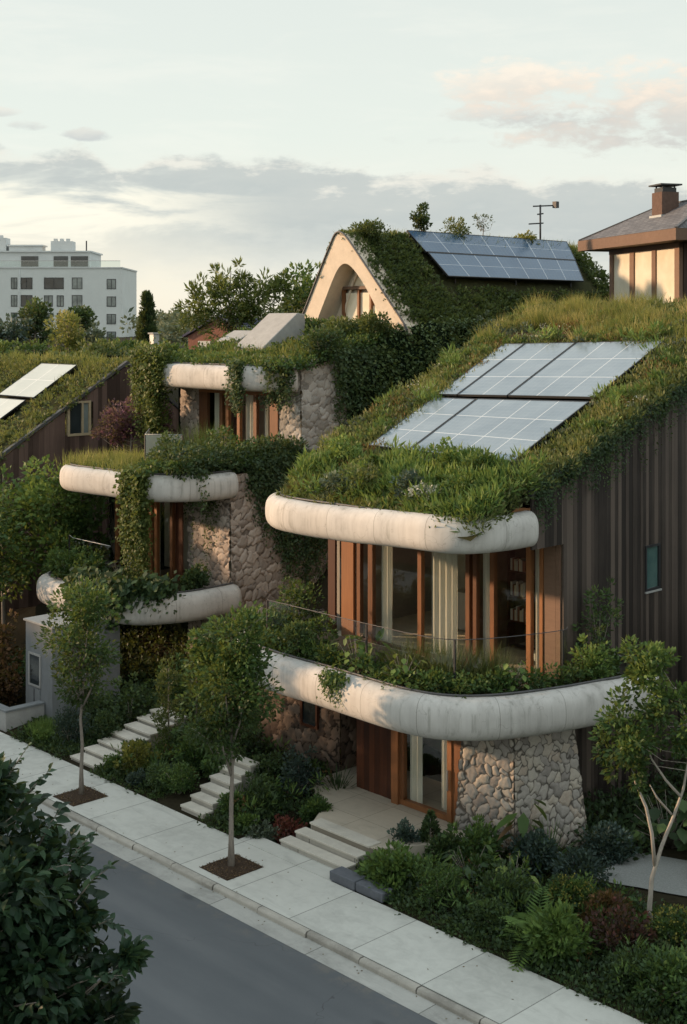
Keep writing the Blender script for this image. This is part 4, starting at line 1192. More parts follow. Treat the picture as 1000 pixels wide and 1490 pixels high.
# planted roof bed
def zb(X, Y): return 10.9 + .26 * np.clip(Y - 31, 0, 6) + .10 * nz2(X, Y, 1.4)
gx, gy = np.meshgrid(np.linspace(-42.5, -34.6, 30), np.linspace(30.2, 37, 26), indexing='ij')
mb = MB(); mb.grid(np.stack([gx, gy, zb(gx, gy) - .05], -1)); mb.build('roof_bed', M['moss_soil'], hB)
# entrance block below
lo = thing('garden_lodge', 'grey panelled block with a narrow window under the lowest middle balcony', 'lodge', (-36.4, 22.7, 0))
mb = MB(); mb.box(-37.2, -35.6, 21.5, 24.0, -.1, 3.0); mb.build('wall', M['grey_panel'], lo)
mb = MB()
for (a, b, c, d) in ((-36.98, -36.92, 1.0, 2.05), (-36.32, -36.26, 1.0, 2.05), (-36.92, -36.32, 1.99, 2.05), (-36.92, -36.32, 1.0, 1.06)): mb.box(a, b, 21.46, 21.5, c, d)
w_ = mb.build('window', M['plain_concrete'], lo)
mb = MB(); mb.box(-36.92, -36.32, 21.485, 21.497, 1.06, 1.99); mb.build('pane', M['dark_glass'], w_)
mb = MB(); mb.box(-36.95, -36.3, 21.47, 21.498, .05, .94); d_ = mb.build('hatch', M['grey_panel'], lo)
mb = MB(); mb.box(-36.64, -36.62, 21.455, 21.469, .05, .94); mb.build('seam', M['dark_metal'], d_)
mb = MB(); mb.box(-37.26, -35.54, 21.44, 24.06, 3.003, 3.06); mb.build('coping', M['plain_concrete'], lo)
gw = thing('garden_wall', 'low grey concrete garden wall at the left edge beside the sidewalk', 'wall', (-36.6, 20.3, 0))
mb = MB(); mb.box(-46, -36.0, 20.12, 20.36, -.2, .58); mb.box(-36.24, -36.0, 20.36, 21.46, -.2, .575); mb.build('wall', M['plain_concrete'], gw)
mb = MB(); mb.box(-46, -35.97, 20.09, 20.39, .583, .64); mb.box(-36.27, -35.97, 20.393, 21.45, .583, .64); mb.build('coping', M['grey_panel'], gw)
# stairs
def stairs(label, x0, x1, y0, n, run, rise, dx=0.):
    t = thing('garden_stairs', label, 'stairs', ((x0 + x1) / 2, y0, 0), 'garden stairs climbing from the sidewalk')
    for k in range(n):
        ya = y0 + k * run; o = dx * k
        mb = MB(); mb.box(x0 + o, x1 + o, ya + .03, ya + run - .003 + .03, -.1, rise * k + rise - .062); mb.build('riser', M['kerb_concrete'], t)
        mb = MB(); mb.box(x0 + o - .02, x1 + o + .02, ya, ya + run - .004, rise * k + rise - .06, rise * k + rise); mb.build('tread', M['step_stone'], t, bevel=.008)
    return t
stairs('broad pale stone stairs beside the slender sidewalk tree farther along', -32.4, -31.1, 20.15, 7, .46, .125)
stairs('pale stone stairs climbing behind the fuller sidewalk tree', -27.1, -26.2, 20.12, 6, .36, .145, -.06)
# railings on the terraces
glass_rail('glass balustrade with pale rail on the lowest balcony of the stone house', [(-39.85, 24.75), (-39.2, 24.5), (-37.7, 24.5), (-36.9, 24.5)], 3.8, 5.05, (0,), rad=.012)
glass_rail('low clear glass screen standing on the grassy middle terrace', [(-39.9, 28.2), (-37.9, 26.6), (-36.8, 27.4)], 7.5, 8.6, (0, 1, 2), rad=.012, glass='frosted_glass')
glass_rail('dark glass screen below the purple-leaved tree', [(-43.6, 29.3), (-42.0, 30.2)], 7.2, 8.4, (0, 1), 'dark_metal')

# ================================================================== gable house with rounded arch
hC = thing('gable_house', 'rendered gable house with a curved arch opening and mossy green roof', 'house', (-37.9, 40, 10))
YC = 36.0
def gable_half(u):  # outline right side, u 0..1 from apex to base
    return None
outer = [(-34.1, 12.05), (-34.3, 12.45), (-35.2, 13.45), (-36.2, 14.55), (-37.1, 15.53), (-37.5, 15.93), (-37.72, 16.08), (-37.95, 16.13), (-38.15, 16.03), (-38.35, 15.75), (-38.95, 14.75), (-39.7, 13.45), (-40.3, 12.45), (-40.5, 12.05)]
inner = [(-35.6, 12.05), (-35.62, 12.6), (-35.9, 13.2), (-36.45, 13.95), (-36.95, 14.5), (-37.3, 14.78), (-37.55, 14.87), (-37.8, 14.82), (-38.05, 14.6), (-38.35, 14.15), (-38.75, 13.45), (-39.15, 12.75), (-39.35, 12.35), (-39.45, 12.05)]
oc = catmull([(x, 0, z) for x, z in outer], 4); ic = catmull([(x, 0, z) for x, z in inner], 4)
mb = MB(); n = len(oc)
vs = [(p[0], YC, p[2]) for p in oc] + [(p[0], YC, p[2]) for p in ic] + [(p[0] * 1 + (.0), YC + .95, p[2] - .1) for p in ic] + [(p[0], YC + .9, p[2]) for p in oc]
fs = []
for i in range(n - 1):
    fs += [(i, i + 1, n + i + 1, n + i), (n + i, n + i + 1, 2 * n + i + 1, 2 * n + i), (3 * n + i, 3 * n + i + 1, i + 1, i)]
mb.add(vs, fs, .5, False)
mb.build('gable_arch', M['gable_render'], hC)
mb = MB(); pts = [(p[0], YC - .03, p[2] + .02) for p in oc]; mb.tube(pts, .045, 6); mb.build('verge_trim', M['rim_metal'], hC)
mb = MB(); vs = [(p[0], YC + .93, p[2] - .1) for p in ic]; mb.add(vs, [tuple(range(n))]); mb.build('arch_wall', M['gable_render'], hC)
for i, (a, b, z1) in enumerate(((-38.35, -37.62, 13.72), (-37.50, -36.92, 13.72), (-36.80, -35.95, 13.2))):
    mb = MB(); mb.box(a, b, YC + .80, YC + .86, 12.15, z1); mb.build('window_pane', M['sky_cream_glass'], hC)
for (a, b, z1) in ((-38.5, -38.36, 13.85), (-37.61, -37.51, 13.85), (-36.91, -36.81, 13.85), (-35.94, -35.84, 13.2)):
    mb = MB(); mb.box(a, b, YC + .70, YC + .88, 12.1, z1, .4); mb.build('post', M['cedar'], hC)
mb = MB(); mb.box(-38.5, -36.45, YC + .68, YC + .89, 13.86, 13.98, .5); mb.build('transom', M['eave_wood'], hC)
mb = MB(); mb.add([(-38.2, YC + .86, 14.0), (-36.6, YC + .86, 14.0), (-36.95, YC + .86, 14.38), (-37.35, YC + .86, 14.70), (-37.75, YC + .86, 14.70)], [(0, 1, 2, 3, 4)]); mb.build('upper_pane', M['sky_cream_glass'], hC)
mb = MB(); mb.tube([(-38.6, YC + .8, 12.2), (-38.3, YC + .8, 13.3), (-37.9, YC + .8, 14.2), (-37.55, YC + .8, 14.72)], .06, 6); mb.build('curved_rib', M['gable_render'], hC)
def zc2(X): return np.interp(X, [-45, -40.5, -38.95, -38.35, -38.05, -37.7, -37.1, -34.3, -33.9], [5., 12.05, 14.75, 15.75, 16.06, 16.03, 15.5, 12.42, 11.7])
gx, gy = np.meshgrid(np.concatenate([np.linspace(-42.5, -34.3, 40), [-34.1, -33.9]]), np.linspace(YC + .05, 52.5, 50), indexing='ij')
gz = zc2(gx) + .10 * nz2(gx, gy, 1.2, 2) - .10 - .5 * sstep(51, 52.5, gy) * 2
mb = MB(); mb.grid(np.stack([gx, gy, gz], -1)); mb.build('roof', M['moss_soil'], hC)
mb = MB(); mb.box(-42.2, -34.3, 37.2, 51.5, 5, 12.0); mb.build('wall', M['interior_dark'], hC)

def pcn(X, Y): return (X, Y, float(zc2(X)) + .22)
def pc_(Xa, Ya, za_): return (Xa, Ya, za_)
# panels on its right slope: rows follow the ridge
solar_panel('upper row of blue solar panels on the mossy gable roof', [(-36.78, 39.85, 15.42), (-36.78, 50.15, 15.42), (-37.72, 50.75, 16.34), (-37.72, 39.7, 16.34)], 7, 2, 'solar_blue', 'solar panels on the gable roof', .06)
solar_panel('lower row of blue solar panels on the mossy gable roof', [(-35.72, 40.05, 14.39), (-35.72, 49.35, 14.39), (-36.74, 50.1, 15.38), (-36.74, 39.95, 15.38)], 7, 2, 'solar_blue', 'solar panels on the gable roof', .06)
# ivy covered flank
gy, gz = np.meshgrid(np.linspace(33.3, 52, 50), np.linspace(1.0, 12.6, 26), indexing='ij')
ztop = np.interp(gy, [33.3, 35.2, 36.6, 52], [11.3, 11.9, 12.5, 12.4])
gz = 1.0 + (gz - 1.0) / 11.6 * (ztop - 1.0)
def ivx(y, z): return np.interp(y, [33, 35.5, 36.5, 52], [-34.5, -34.2, -33.75, -33.7]) + .22 * nz2(y, z, 1.1, 5) + .85 * sstep(0, 4.2, np.interp(y, [33.3, 35.2, 36.6, 52], [11.3, 11.9, 12.5, 12.4]) - z) * sstep(33.2, 36, y) - .35 * sstep(1.0, 0, np.interp(y, [33.3, 35.2, 36.6, 52], [11.3, 11.9, 12.5, 12.4]) - z)
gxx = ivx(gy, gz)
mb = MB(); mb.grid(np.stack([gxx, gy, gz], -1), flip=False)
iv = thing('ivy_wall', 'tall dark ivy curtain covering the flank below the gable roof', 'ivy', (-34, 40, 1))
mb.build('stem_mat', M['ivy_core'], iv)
lv = Leaves(33); rg = np.random.default_rng(33)
K = 2600
yy = rg.uniform(33.2, 51, K); zz = 3.5 + (np.interp(yy, [33.3, 35.2, 36.6, 52], [11.45, 12.05, 12.65, 12.5]) - 3.5) * rg.random(K) ** .8
xx = ivx(yy, zz) + rg.uniform(0, .16, K)
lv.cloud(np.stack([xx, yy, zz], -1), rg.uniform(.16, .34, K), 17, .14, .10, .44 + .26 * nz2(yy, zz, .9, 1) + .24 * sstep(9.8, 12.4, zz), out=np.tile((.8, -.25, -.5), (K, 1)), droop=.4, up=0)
lv.build('foliage', M['leaf_ivy'], iv)

# concrete roof hood
mb = MB(); mb.prism([(-40.15, 32.4, 11.0), (-40.15, 34.6, 11.0), (-40.15, 34.6, 12.85), (-40.15, 34.2, 12.9), (-40.15, 32.4, 11.55)], (1.75, 0, 0))
setp(mb.build('roof_hood', M['plain_concrete'], None, (-39.3, 33.5, 11), bevel=.03), 'tilted pale concrete hood rising from the planted roof in front of the gable', 'skylight hood')
mb = MB(); mb.prism([(-42.0, 33.0, 11.0), (-42.0, 34.2, 11.0), (-42.0, 34.2, 12.15), (-42.0, 33.9, 12.2), (-42.0, 33.0, 11.8)], (1.3, 0, 0))
setp(mb.build('roof_hood', M['plain_concrete'], None, (-41.4, 33.6, 11), bevel=.03), 'small low concrete hood half hidden in plants left of the big tilted one', 'skylight hood')
t = thing('flue', 'pale square metal flue standing above the hanging vines', 'flue', (-43.0, 30.6, 9))
mb = MB(); mb.box(-43.15, -42.88, 30.5, 30.78, 8, 12.05); mb.build('shaft', M['zinc_pipe'], t)
mb = MB(); mb.box(-43.2, -42.83, 30.45, 30.83, 12.06, 12.12); mb.build('cap', M['plain_concrete'], t)
# antenna on the ridge
t = thing('antenna', 'thin dark antenna mast with short crossbars on the gable ridge', 'antenna', (-37.9, 49, 16.2))
mb = MB(); mb.tube([(-37.9, 49, 15.9), (-37.9, 49, 18.05)], .045, 8); mb.build('mast', M['dark_metal'], t)
for z_, a, b in ((17.98, -.35, .75), (17.6, -.15, .15), (17.15, -.55, .15)):
    mb = MB(); mb.bar((-37.9 + a * .7, 49 + a * .7, z_), (-37.9 + b * .7, 49 + b * .7, z_ + .04), .06); mb.build('crossbar', M['dark_metal'], t)
mb = MB(); mb.box(-37.5, -37.28, 49.4, 49.62, 17.9, 18.2); mb.build('receiver', M['dark_metal'], t)

# ================================================================== left house with timber gable
hD = thing('barn_house', 'brown timber gable house with pale solar panels at the left edge', 'house', (-50, 28, 2))
DX = -47.0
def zd(y): return 10.8 + .60 * (y - 32.05) if y < 32.05 else 10.8 - .75 * (y - 32.05)
rng = np.random.default_rng(31)
mb = MB(); boards(mb, 'x', DX, 23.6, 35.5, 1.0, lambda y: zd(y) - .12, .24, rng, holes=[(29.15, 30.18, 7.85, 9.2)])
mb.build('gable_cladding', M['cladding_brown'], hD)
mb = MB()
for (y0, y1, z0, z1) in ((29.1, 29.2, 7.8, 9.25), (30.12, 30.22, 7.8, 9.25), (29.2, 30.12, 9.16, 9.25), (29.2, 30.12, 7.8, 7.9), (29.78, 29.86, 7.9, 9.16)): mb.box(DX - .08, DX + .04, y0, y1, z0, z1)
w_ = mb.build('window', M['panel_rail'], hD)
mb = MB(); mb.box(DX - .06, DX - .03, 29.2, 29.78, 7.9, 9.16); mb.build('pane', M['dark_glass'], w_)
mb = MB(); mb.box(DX - .06, DX - .03, 29.86, 30.12, 7.9, 9.16); mb.build('pane', M['pale_glass'], w_)
mb = MB()
mb.prism([(DX + .06, 23.5, zd(23.5) - .06), (DX + .06, 32.05, zd(32.05) - .06), (DX + .06, 32.05, zd(32.05) + .08), (DX + .06, 23.5, zd(23.5) + .08)], (-.2, 0, 0))
mb.prism([(DX + .06, 32.06, zd(32.06) - .06), (DX + .06, 35.5, zd(35.5) - .06), (DX + .06, 35.5, zd(35.5) + .08), (DX + .06, 32.06, zd(32.06) + .08)], (-.2, 0, 0))
mb.build('verge_trim', M['rim_metal'], hD)
gx, gy = np.meshgrid(np.linspace(-64, DX - .1, 30), np.linspace(23.4, 36, 30), indexing='ij')
gz = np.vectorize(zd)(gy) - .05 + .08 * nz2(gx, gy, 1.3)
mb = MB(); mb.grid(np.stack([gx, gy, gz], -1)); mb.build('roof', M['moss_soil'], hD)
def pd(X, Y): return (X, Y, zd(Y) + .2)
solar_panel('pale solar panel high on the left timber house roof', [pd(-52.8, 29.15), pd(-49.75, 29.15), pd(-49.9, 31.4), pd(-52.9, 31.4)], 2, 2, 'solar_pale', 'solar panels on the left timber house')
solar_panel('pale solar panel low on the left timber house roof, cut by the photo edge', [pd(-52.6, 26.7), pd(-50.0, 26.7), pd(-50.1, 28.95), pd(-52.8, 28.95)], 2, 2, 'solar_pale', 'solar panels on the left timber house')

# ================================================================== slate house on the hill
hE = thing('slate_house', 'timber and glass house with hipped slate roof on the hill at right', 'house', (0, 0, 0))
mb = MB()
e0, e1 = 16.0, 17.4
c4 = [(0, 0, e0), (8.05, 0, e0), (8.05, 5.6, e0), (0, 5.6, e0)]; r0, r1 = (2.2, 2.7, e1), (6.2, 2.7, e1)
mb.add(c4 + [r0, r1], [(0, 1, 5, 4), (1, 2, 5), (2, 3, 4, 5), (3, 0, 4)])
# slate texture is laid per slope in the slope's own plane
rf = mb.build('roof', M['slate'], hE)
mb = MB()
mb.box(-.03, 8.08, -.03, .08, 15.56, 15.99); mb.box(-.03, 8.08, 5.52, 5.63, 15.56, 15.99); mb.box(-.03, .08, .083, 5.517, 15.56, 15.99); mb.box(7.97, 8.08, .083, 5.517, 15.56, 15.99)
mb.build('eave_board', M['eave_wood'], hE)
mb = MB(); mb.box(.083, 7.967, .083, 5.517, 15.57, 15.60); mb.build('soffit', M['soffit'], hE)
mb = MB(); mb.bar(r0, r1, .16, .06); mb.bar((0, 0, e0 + .02), r0, .12, .05); mb.bar((8.05, 0, e0 + .02), r1, .12, .05); mb.build('ridge_cap', M['rim_metal'], hE)
for a, b in ((1.2, 1.5), (2.95, 3.3), (4.75, 5.05), (6.5, 6.85)):
    mb = MB(); mb.box(a, b, .82, .98, 11.5, 15.57, random.random()); mb.build('post', M['eave_wood'], hE)
for a, b in ((1.5, 2.95), (3.3, 4.75), (5.05, 6.5)):
    mb = MB(); mb.box(a, b, .88, .92, 11.5, 15.35); mb.build('window_pane', M['sky_cream_glass'], hE)
mb = MB(); mb.box(1.2, 6.85, .8, .99, 15.36, 15.56); mb.build('window_head', M['eave_wood'], hE)
for a, b in ((1.0, 1.2), (2.4, 2.6), (3.9, 4.1), (5.1, 5.3)):
    mb = MB(); mb.box(6.72, 6.9, a, b, 11.5, 15.57, .2); mb.build('post', M['cladding_brown'], hE)
mb = MB(); mb.box(6.76, 6.82, 1.2, 5.2, 11.5, 15.56); mb.build('side_wall', M['dark_glass'], hE)
mb = MB(); mb.box(1.2, 1.3, .99, 5.2, 11.5, 15.56); mb.box(1.3, 6.7, 5.1, 5.2, 11.5, 15.56); mb.build('rear_wall', M['cladding_brown'], hE)
mb = MB(); mb.box(3.65, 4.45, 1.45, 2.2, 16.2, 17.72); ch = mb.build('chimney', M['chimney_brick'], hE)
mb = MB(); mb.box(3.57, 4.53, 1.37, 2.28, 16.62, 16.80); mb.build('flashing', M['zinc_pipe'], ch)
mb = MB(); mb.box(3.72, 4.38, 1.52, 2.13, 17.723, 17.90); mb.box(3.55, 4.55, 1.35, 2.3, 17.98, 18.04)
for a, b in ((3.75, 1.55), (4.3, 1.55), (3.75, 2.05), (4.3, 2.05)): mb.box(a, a + .05, b, b + .05, 17.903, 17.98)
mb.build('chimney_cap', M['dark_metal'], ch)
hE.location = (-33.3, 45.7, 0); hE.rotation_euler = (0, 0, R(-28)); ORG[hE.name] = np.array(hE.location)

# ================================================================== apartment building far left
hF = thing('apartment_building', 'pale five-storey apartment building with dark windows in the far distance', 'building', (0, 0, 0))
AW = 38.0                                            # local x: 0 at the right hand corner, running to -AW; y into the block
def wrect(a, b, z0, z1, name='window'):
    mb = MB()
    for (p, q, r, s) in ((a, a + .10, z0, z1), (b - .10, b, z0, z1), (a + .1, b - .1, z0, z0 + .1), (a + .1, b - .1, z1 - .1, z1)): mb.box(p, q, -.06, .0, r, s)
    nmul = max(1, round((b - a) / 1.5))
    for k in range(1, nmul + (1 if nmul == 1 else 0)):
        xm = lerp(a, b, k / nmul if nmul > 1 else .5); mb.box(xm - .05, xm + .05, -.055, 0, z0 + .1, z1 - .1)
    w = mb.build(name, M['dark_metal'], hF)
    mb = MB(); mb.box(a + .1, b - .1, -.03, -.01, z0 + .1, z1 - .1)
    mb.build('pane', M['pale_glass' if random.random() < .55 else 'dark_glass'], w)
mb = MB(); mb.box(-AW, 0, 0, 16, 2, 21.9); mb.build('wall', M['apt_white'], hF)
mb = MB(); mb.box(-AW - .1, .12, -.12, 16.1, 21.903, 22.15); mb.build('parapet', M['apt_grey'], hF)
mb = MB(); mb.box(-AW, -6.2, 3.5, 14, 22.15, 24.9); mb.build('penthouse', M['apt_grey'], hF)
mb = MB(); mb.box(-AW, -5.9, 3.2, 14.3, 24.903, 25.15); mb.build('penthouse_roof', M['apt_grey'], hF)
mb = MB(); mb.box(-AW, -.3, .2, .24, 22.2, 23.2); mb.build('roof_glass', M['rail_glass'], hF)
mb = MB(); mb.box(-AW, -.3, .18, .26, 23.2, 23.28); mb.build('roof_rail', M['steel_rail'], hF)
for (a, b, c, d, nm) in ((-13.6, -9.8, 25.15, 27.0, 'chimney'), (-25.5, -21.5, 25.15, 27.6, 'chimney'), (-21.0, -15.2, 25.15, 26.1, 'roof_box'), (-28.5, -26.4, 25.15, 26.9, 'chimney')):
    mb = MB(); mb.box(a, b, 6, 9, c, d)
    if nm == 'chimney':
        for q in np.arange(a + .3, b - .5, 1.1): mb.box(q, q + .6, 7, 7.7, d, d + .5)
    else: mb.box(a - .3, b + .3, 5.7, 9.3, d + .003, d + .25)
    mb.build(nm, M['apt_grey'], hF)
mb = MB(); mb.box(-7.2, -7.0, 5, 5.2, 25.15, 27.0); mb.build('vent_pipe', M['dark_metal'], hF)
for a, b in ((-18.2, -15.2), (-12.5, -10.0), (-9.5, -6.5), (-24.5, -22.5)):
    mb = MB(); mb.box(a, b, 3.42, 3.498, 22.4, 24.2); mb.build('window', M['dark_glass'], hF)
cols = [(-2.6, -1.0), (-8.6, -6.8), (-13.4, -10.0), (-17.4, -15.4), (-19.1, -18.0), (-23.6, -22.0), (-29.0, -27.0), (-33.0, -31.0), (-36.5, -35.0)]
for fl in range(6):
    z0 = 18.35 - fl * 3.02
    for i, (a, b) in enumerate(cols):
        if i == 2 and fl in (1, 2): wrect(a, a + 1.5, z0, z0 + 1.95); wrect(b - 1.2, b, z0, z0 + 1.95)
        else: wrect(a, b, z0, z0 + (2.0 if i != 0 else 1.75))
mb = MB()
mb.tube([(-17.6, -.08, 8), (-17.6, -.08, 21.8)], .07, 6); mb.build('downpipe', M['apt_grey'], hF)
hF.location = (-189.0, 127.8, 0); hF.rotation_euler = (0, 0, YAW); ORG[hF.name] = np.array(hF.location)

# ================================================================== cottage far off, with blue roof
hG = thing('cottage', 'small brick cottage with a blue tiled roof among distant trees', 'cottage', (0, 0, 0))
mb = MB(); mb.box(0, 6, 0, 5, 8, 12.0); mb.prism([(0, 0.01, 12.0), (6, 0.01, 12.0), (3, .01, 13.5)], (0, 4.98, 0)); mb.build('wall', M['brick_red'], hG)
mb = MB(); mb.prism([(-.4, -.3, 11.9), (3, -.3, 13.6), (3, -.3, 13.8), (-.4, -.3, 12.1)], (0, 5.6, 0)); mb.prism([(3.01, -.3, 13.6), (6.4, -.3, 11.9), (6.4, -.3, 12.1), (3.01, -.3, 13.8)], (0, 5.6, 0)); mb.build('roof', M['roof_tile_blue'], hG)
for a in (1.0, 3.8): mb = MB(); mb.box(a, a + 1.2, -.05, -.003, 10.2, 11.6); mb.build('window', M['white_paint'], hG)
hG.location = (-88.5, 66.5, -.6); hG.rotation_euler = (0, 0, R(20)); ORG[hG.name] = np.array(hG.location)

# ================================================================== unseen terrace added over the road to throw the evening shade
hH = thing('shade_townhouse_row', 'long unseen row of brick townhouses added across the road to shade the street', 'townhouses', (-78, -4, 0))
mb = MB(); mb.box(-135, -30, -9, 2, -.4, 8.9); mb.build('wall', M['brick_red'], hH)
mb = MB()
for k in range(12):
    x0 = -134 + k * 8.7; hh = (10.9, 11.6, 10.4, 12.0)[k % 4]
    mb.prism([(x0, 2.3, 8.92), (x0, -9.3, 8.92), (x0, -3.5, hh)], (8.5, 0, 0))
mb.build('roof', M['slate'], hH)
for k in range(12):
    x0 = -131 + k * 8.7; mb = MB(); mb.box(x0, x0 + 1.1, -4, -2.8, 9.5, 12.6 if k % 3 else 11.9); mb.build('chimney', M['chimney_brick'], hH)

# ================================================================== planting
rg = np.random.default_rng(77)
# --- nearest roof
N0 = 3600
Y_ = rg.uniform(22.95, 38.9, N0); T_ = rg.random(N0); X_ = lerp(xla(np.minimum(Y_, 38.5)), GX + .08, T_)
def in_panel(X, Y): return ((Y > 26.3) & (Y < 34.2) & (X > np.interp(Y, [26, 29.6, 29.8, 34.3], [-26.1, -26.7, -26.75, -27.6])) & (X < np.interp(Y, [26, 29.8, 34.4], [-20.85, -21.25, -21.85])))
k_ = ~in_panel(X_, Y_)
X_, Y_ = X_[k_], Y_[k_]
bare = np.exp(-(((X_ + 27.4) / 1.7) ** 2 + ((Y_ - 35.3) / .7) ** 2))
k_ = rg.random(len(X_)) > bare * 1.6
X_, Y_ = X_[k_], Y_[k_]
def zroof(X, Y): return np.where(Y < 37.6, za(Y), za(37.6) + .35 * (Y - 37.6) - .22 * (Y - 37.6) ** 2)
lv = Leaves(5)
pt_ = .47 + .24 * nz2(X_, Y_, .8, 3)
lv.cloud(np.stack([X_, Y_, zroof(X_, Y_) + rg.uniform(-.02, .10, len(X_))], -1), rg.uniform(.15, .34, len(X_)), 34, .14, .05, pt_ + .12 + rg.normal(size=len(X_)) * .12, flat=.8, up=.8)
setp(lv.build('sedum_cover', M['leaf_sedum'], None, (-24, 30, 9)), 'clumpy green and yellow sedum mat covering the nearest sloping roof', 'roof planting', kind='stuff')
for nm, mt, sd_, npatch, L_, W_, tn_, lab in (('herb_cover', 'leaf_tree', 61, 46, .16, .06, .62, 'darker green herb clumps dotted over the nearest roof'), ('stonecrop_cover', 'leaf_silver', 62, 34, .10, .05, .12, 'grey-green stonecrop patches on the nearest roof'), ('heather_cover', 'leaf_rust', 63, 30, .09, .035, .55, 'brownish dry clumps on the nearest roof'), ('fern_cover', 'leaf_light', 64, 90, .26, .045, .52, 'bright leafy tufts along the front and sides of the nearest roof'), ('flower_cover', 'petal_white', 65, 9, .045, .03, .5, 'tiny pale flowers dotted over the nearest roof')):
    lv = Leaves(sd_); r_ = np.random.default_rng(sd_)
    cx = r_.uniform(-29.5, GX, npatch); cy = r_.uniform(23.1, 37, npatch) if nm != 'fern_cover' else np.where(r_.random(npatch) < .75, r_.uniform(23.0, 25.6, npatch), r_.uniform(25, 36, npatch))
    q = (np.stack([cx, cy], -1)[:, None, :] + r_.normal(size=(npatch, 9, 2)) * .3).reshape(-1, 2)
    k_ = (q[:, 0] > xla(np.minimum(q[:, 1], 38.5)) + .1) & (q[:, 0] < GX) & (q[:, 1] > 23) & ~in_panel(q[:, 0], q[:, 1]); q = q[k_]
    lv.cloud(np.stack([q[:, 0], q[:, 1], zroof(q[:, 0], q[:, 1]) + r_.uniform(.02, .22 if nm != 'fern_cover' else .42, len(q))], -1), r_.uniform(.12, .26, len(q)), 34, L_, W_, tn_ + r_.normal(size=len(q)) * .12, flat=.9, up=.8)
    setp(lv.build(nm, M[mt], None, (-24, 30, 9)), lab, 'roof planting', kind='stuff')
lv = Leaves(6)
def clumped(n, per, x0, x1, y0, y1, sd):
    r = np.random.default_rng(sd); c = np.stack([r.uniform(x0, x1, n), r.uniform(y0, y1, n)], -1)
    q = c[:, None, :] + r.normal(size=(n, per, 2)) * r.uniform(.08, .32, (n, 1, 1))
    return np.concatenate([q, np.broadcast_to(r.uniform(.45, 1.35, (n, 1, 1)), (n, per, 1)), np.broadcast_to(r.normal(0, .2, (n, 1, 1)), (n, per, 1))], -1).reshape(-1, 4)
Q = np.concatenate([clumped(150, 14, -30.2, GX, 36.0, 39.0, 1), clumped(60, 10, -30.2, GX, 34.6, 36.4, 2), clumped(60, 9, -30, -26.5, 24, 36, 3), clumped(75, 12, -27.2, -20.3, 23.0, 25.6, 4), clumped(60, 8, -21.6, GX, 25, 36, 5)])
X_, Y_ = Q[:, 0], Q[:, 1]
k_ = (X_ > xla(np.minimum(Y_, 38.5)) + .03) & (X_ < GX + .05) & (Y_ > 22.95) & ~in_panel(X_, Y_) & (np.exp(-(((X_ + 27.4) / 1.7) ** 2 + ((Y_ - 35.3) / .7) ** 2)) < .3)
X_, Y_ = X_[k_], Y_[k_]; Q = Q[k_]
hi = np.where(Y_ > 34.5, .62, .40)
lv.tufts(np.stack([X_, Y_, zroof(X_, Y_) - .05], -1), 13, hi * Q[:, 2] * rg.uniform(.7, 1.2, len(X_)), .016, np.where(Y_ > 34.5, .60, .52) + Q[:, 3], .05, .42)
setp(lv.build('roof_grass', M['grass_gold'], None, (-24, 36, 12)), 'wild golden grass along the ridge and left edge of the nearest roof', 'grass', kind='stuff')
mb = MB(); gx, gy = np.meshgrid(np.linspace(-29.2, -25.8, 14), np.linspace(34.55, 36.2, 8), indexing='ij')
mb.grid(np.stack([gx + .1 * nz2(gy, gx, 3), gy + .1 * nz2(gx, gy, 3), za(gy) + .06 - .12 * ((gx + 27.5) / 1.7) ** 4 - .12 * ((gy - 35.3) / .8) ** 4 + .03 * nz2(gx, gy, 4)], -1))
setp(mb.build('bare_soil', M['brown_soil'], None, (-26.7, 35.3, 12)), kind='structure')
# hanging greenery over the timber gable
lv = Leaves(8)
n = 300; yv = rg.uniform(25.2, 37.5, n); tops = np.stack([np.full(n, GX + .08), yv, np.vectorize(za)(yv) + .08], -1)
ln = np.where(rg.random(n) < .30, rg.uniform(.5, 1.5, n), rg.uniform(.15, .55, n)) * np.interp(yv, [25, 28.5, 33, 37], [.7, 1.1, .8, .6])
vine_strands(lv, tops, ln, rg, np.array((1., -.2, 0)), step=.05, L=.09, W=.065, tint=.38, per=4, spread=.075)
setp(lv.build('hanging_ivy', M['leaf_dark'], None, (GX, 30, 9)), 'green trailing plants spilling over the top of the dark timber gable', 'trailing plants')

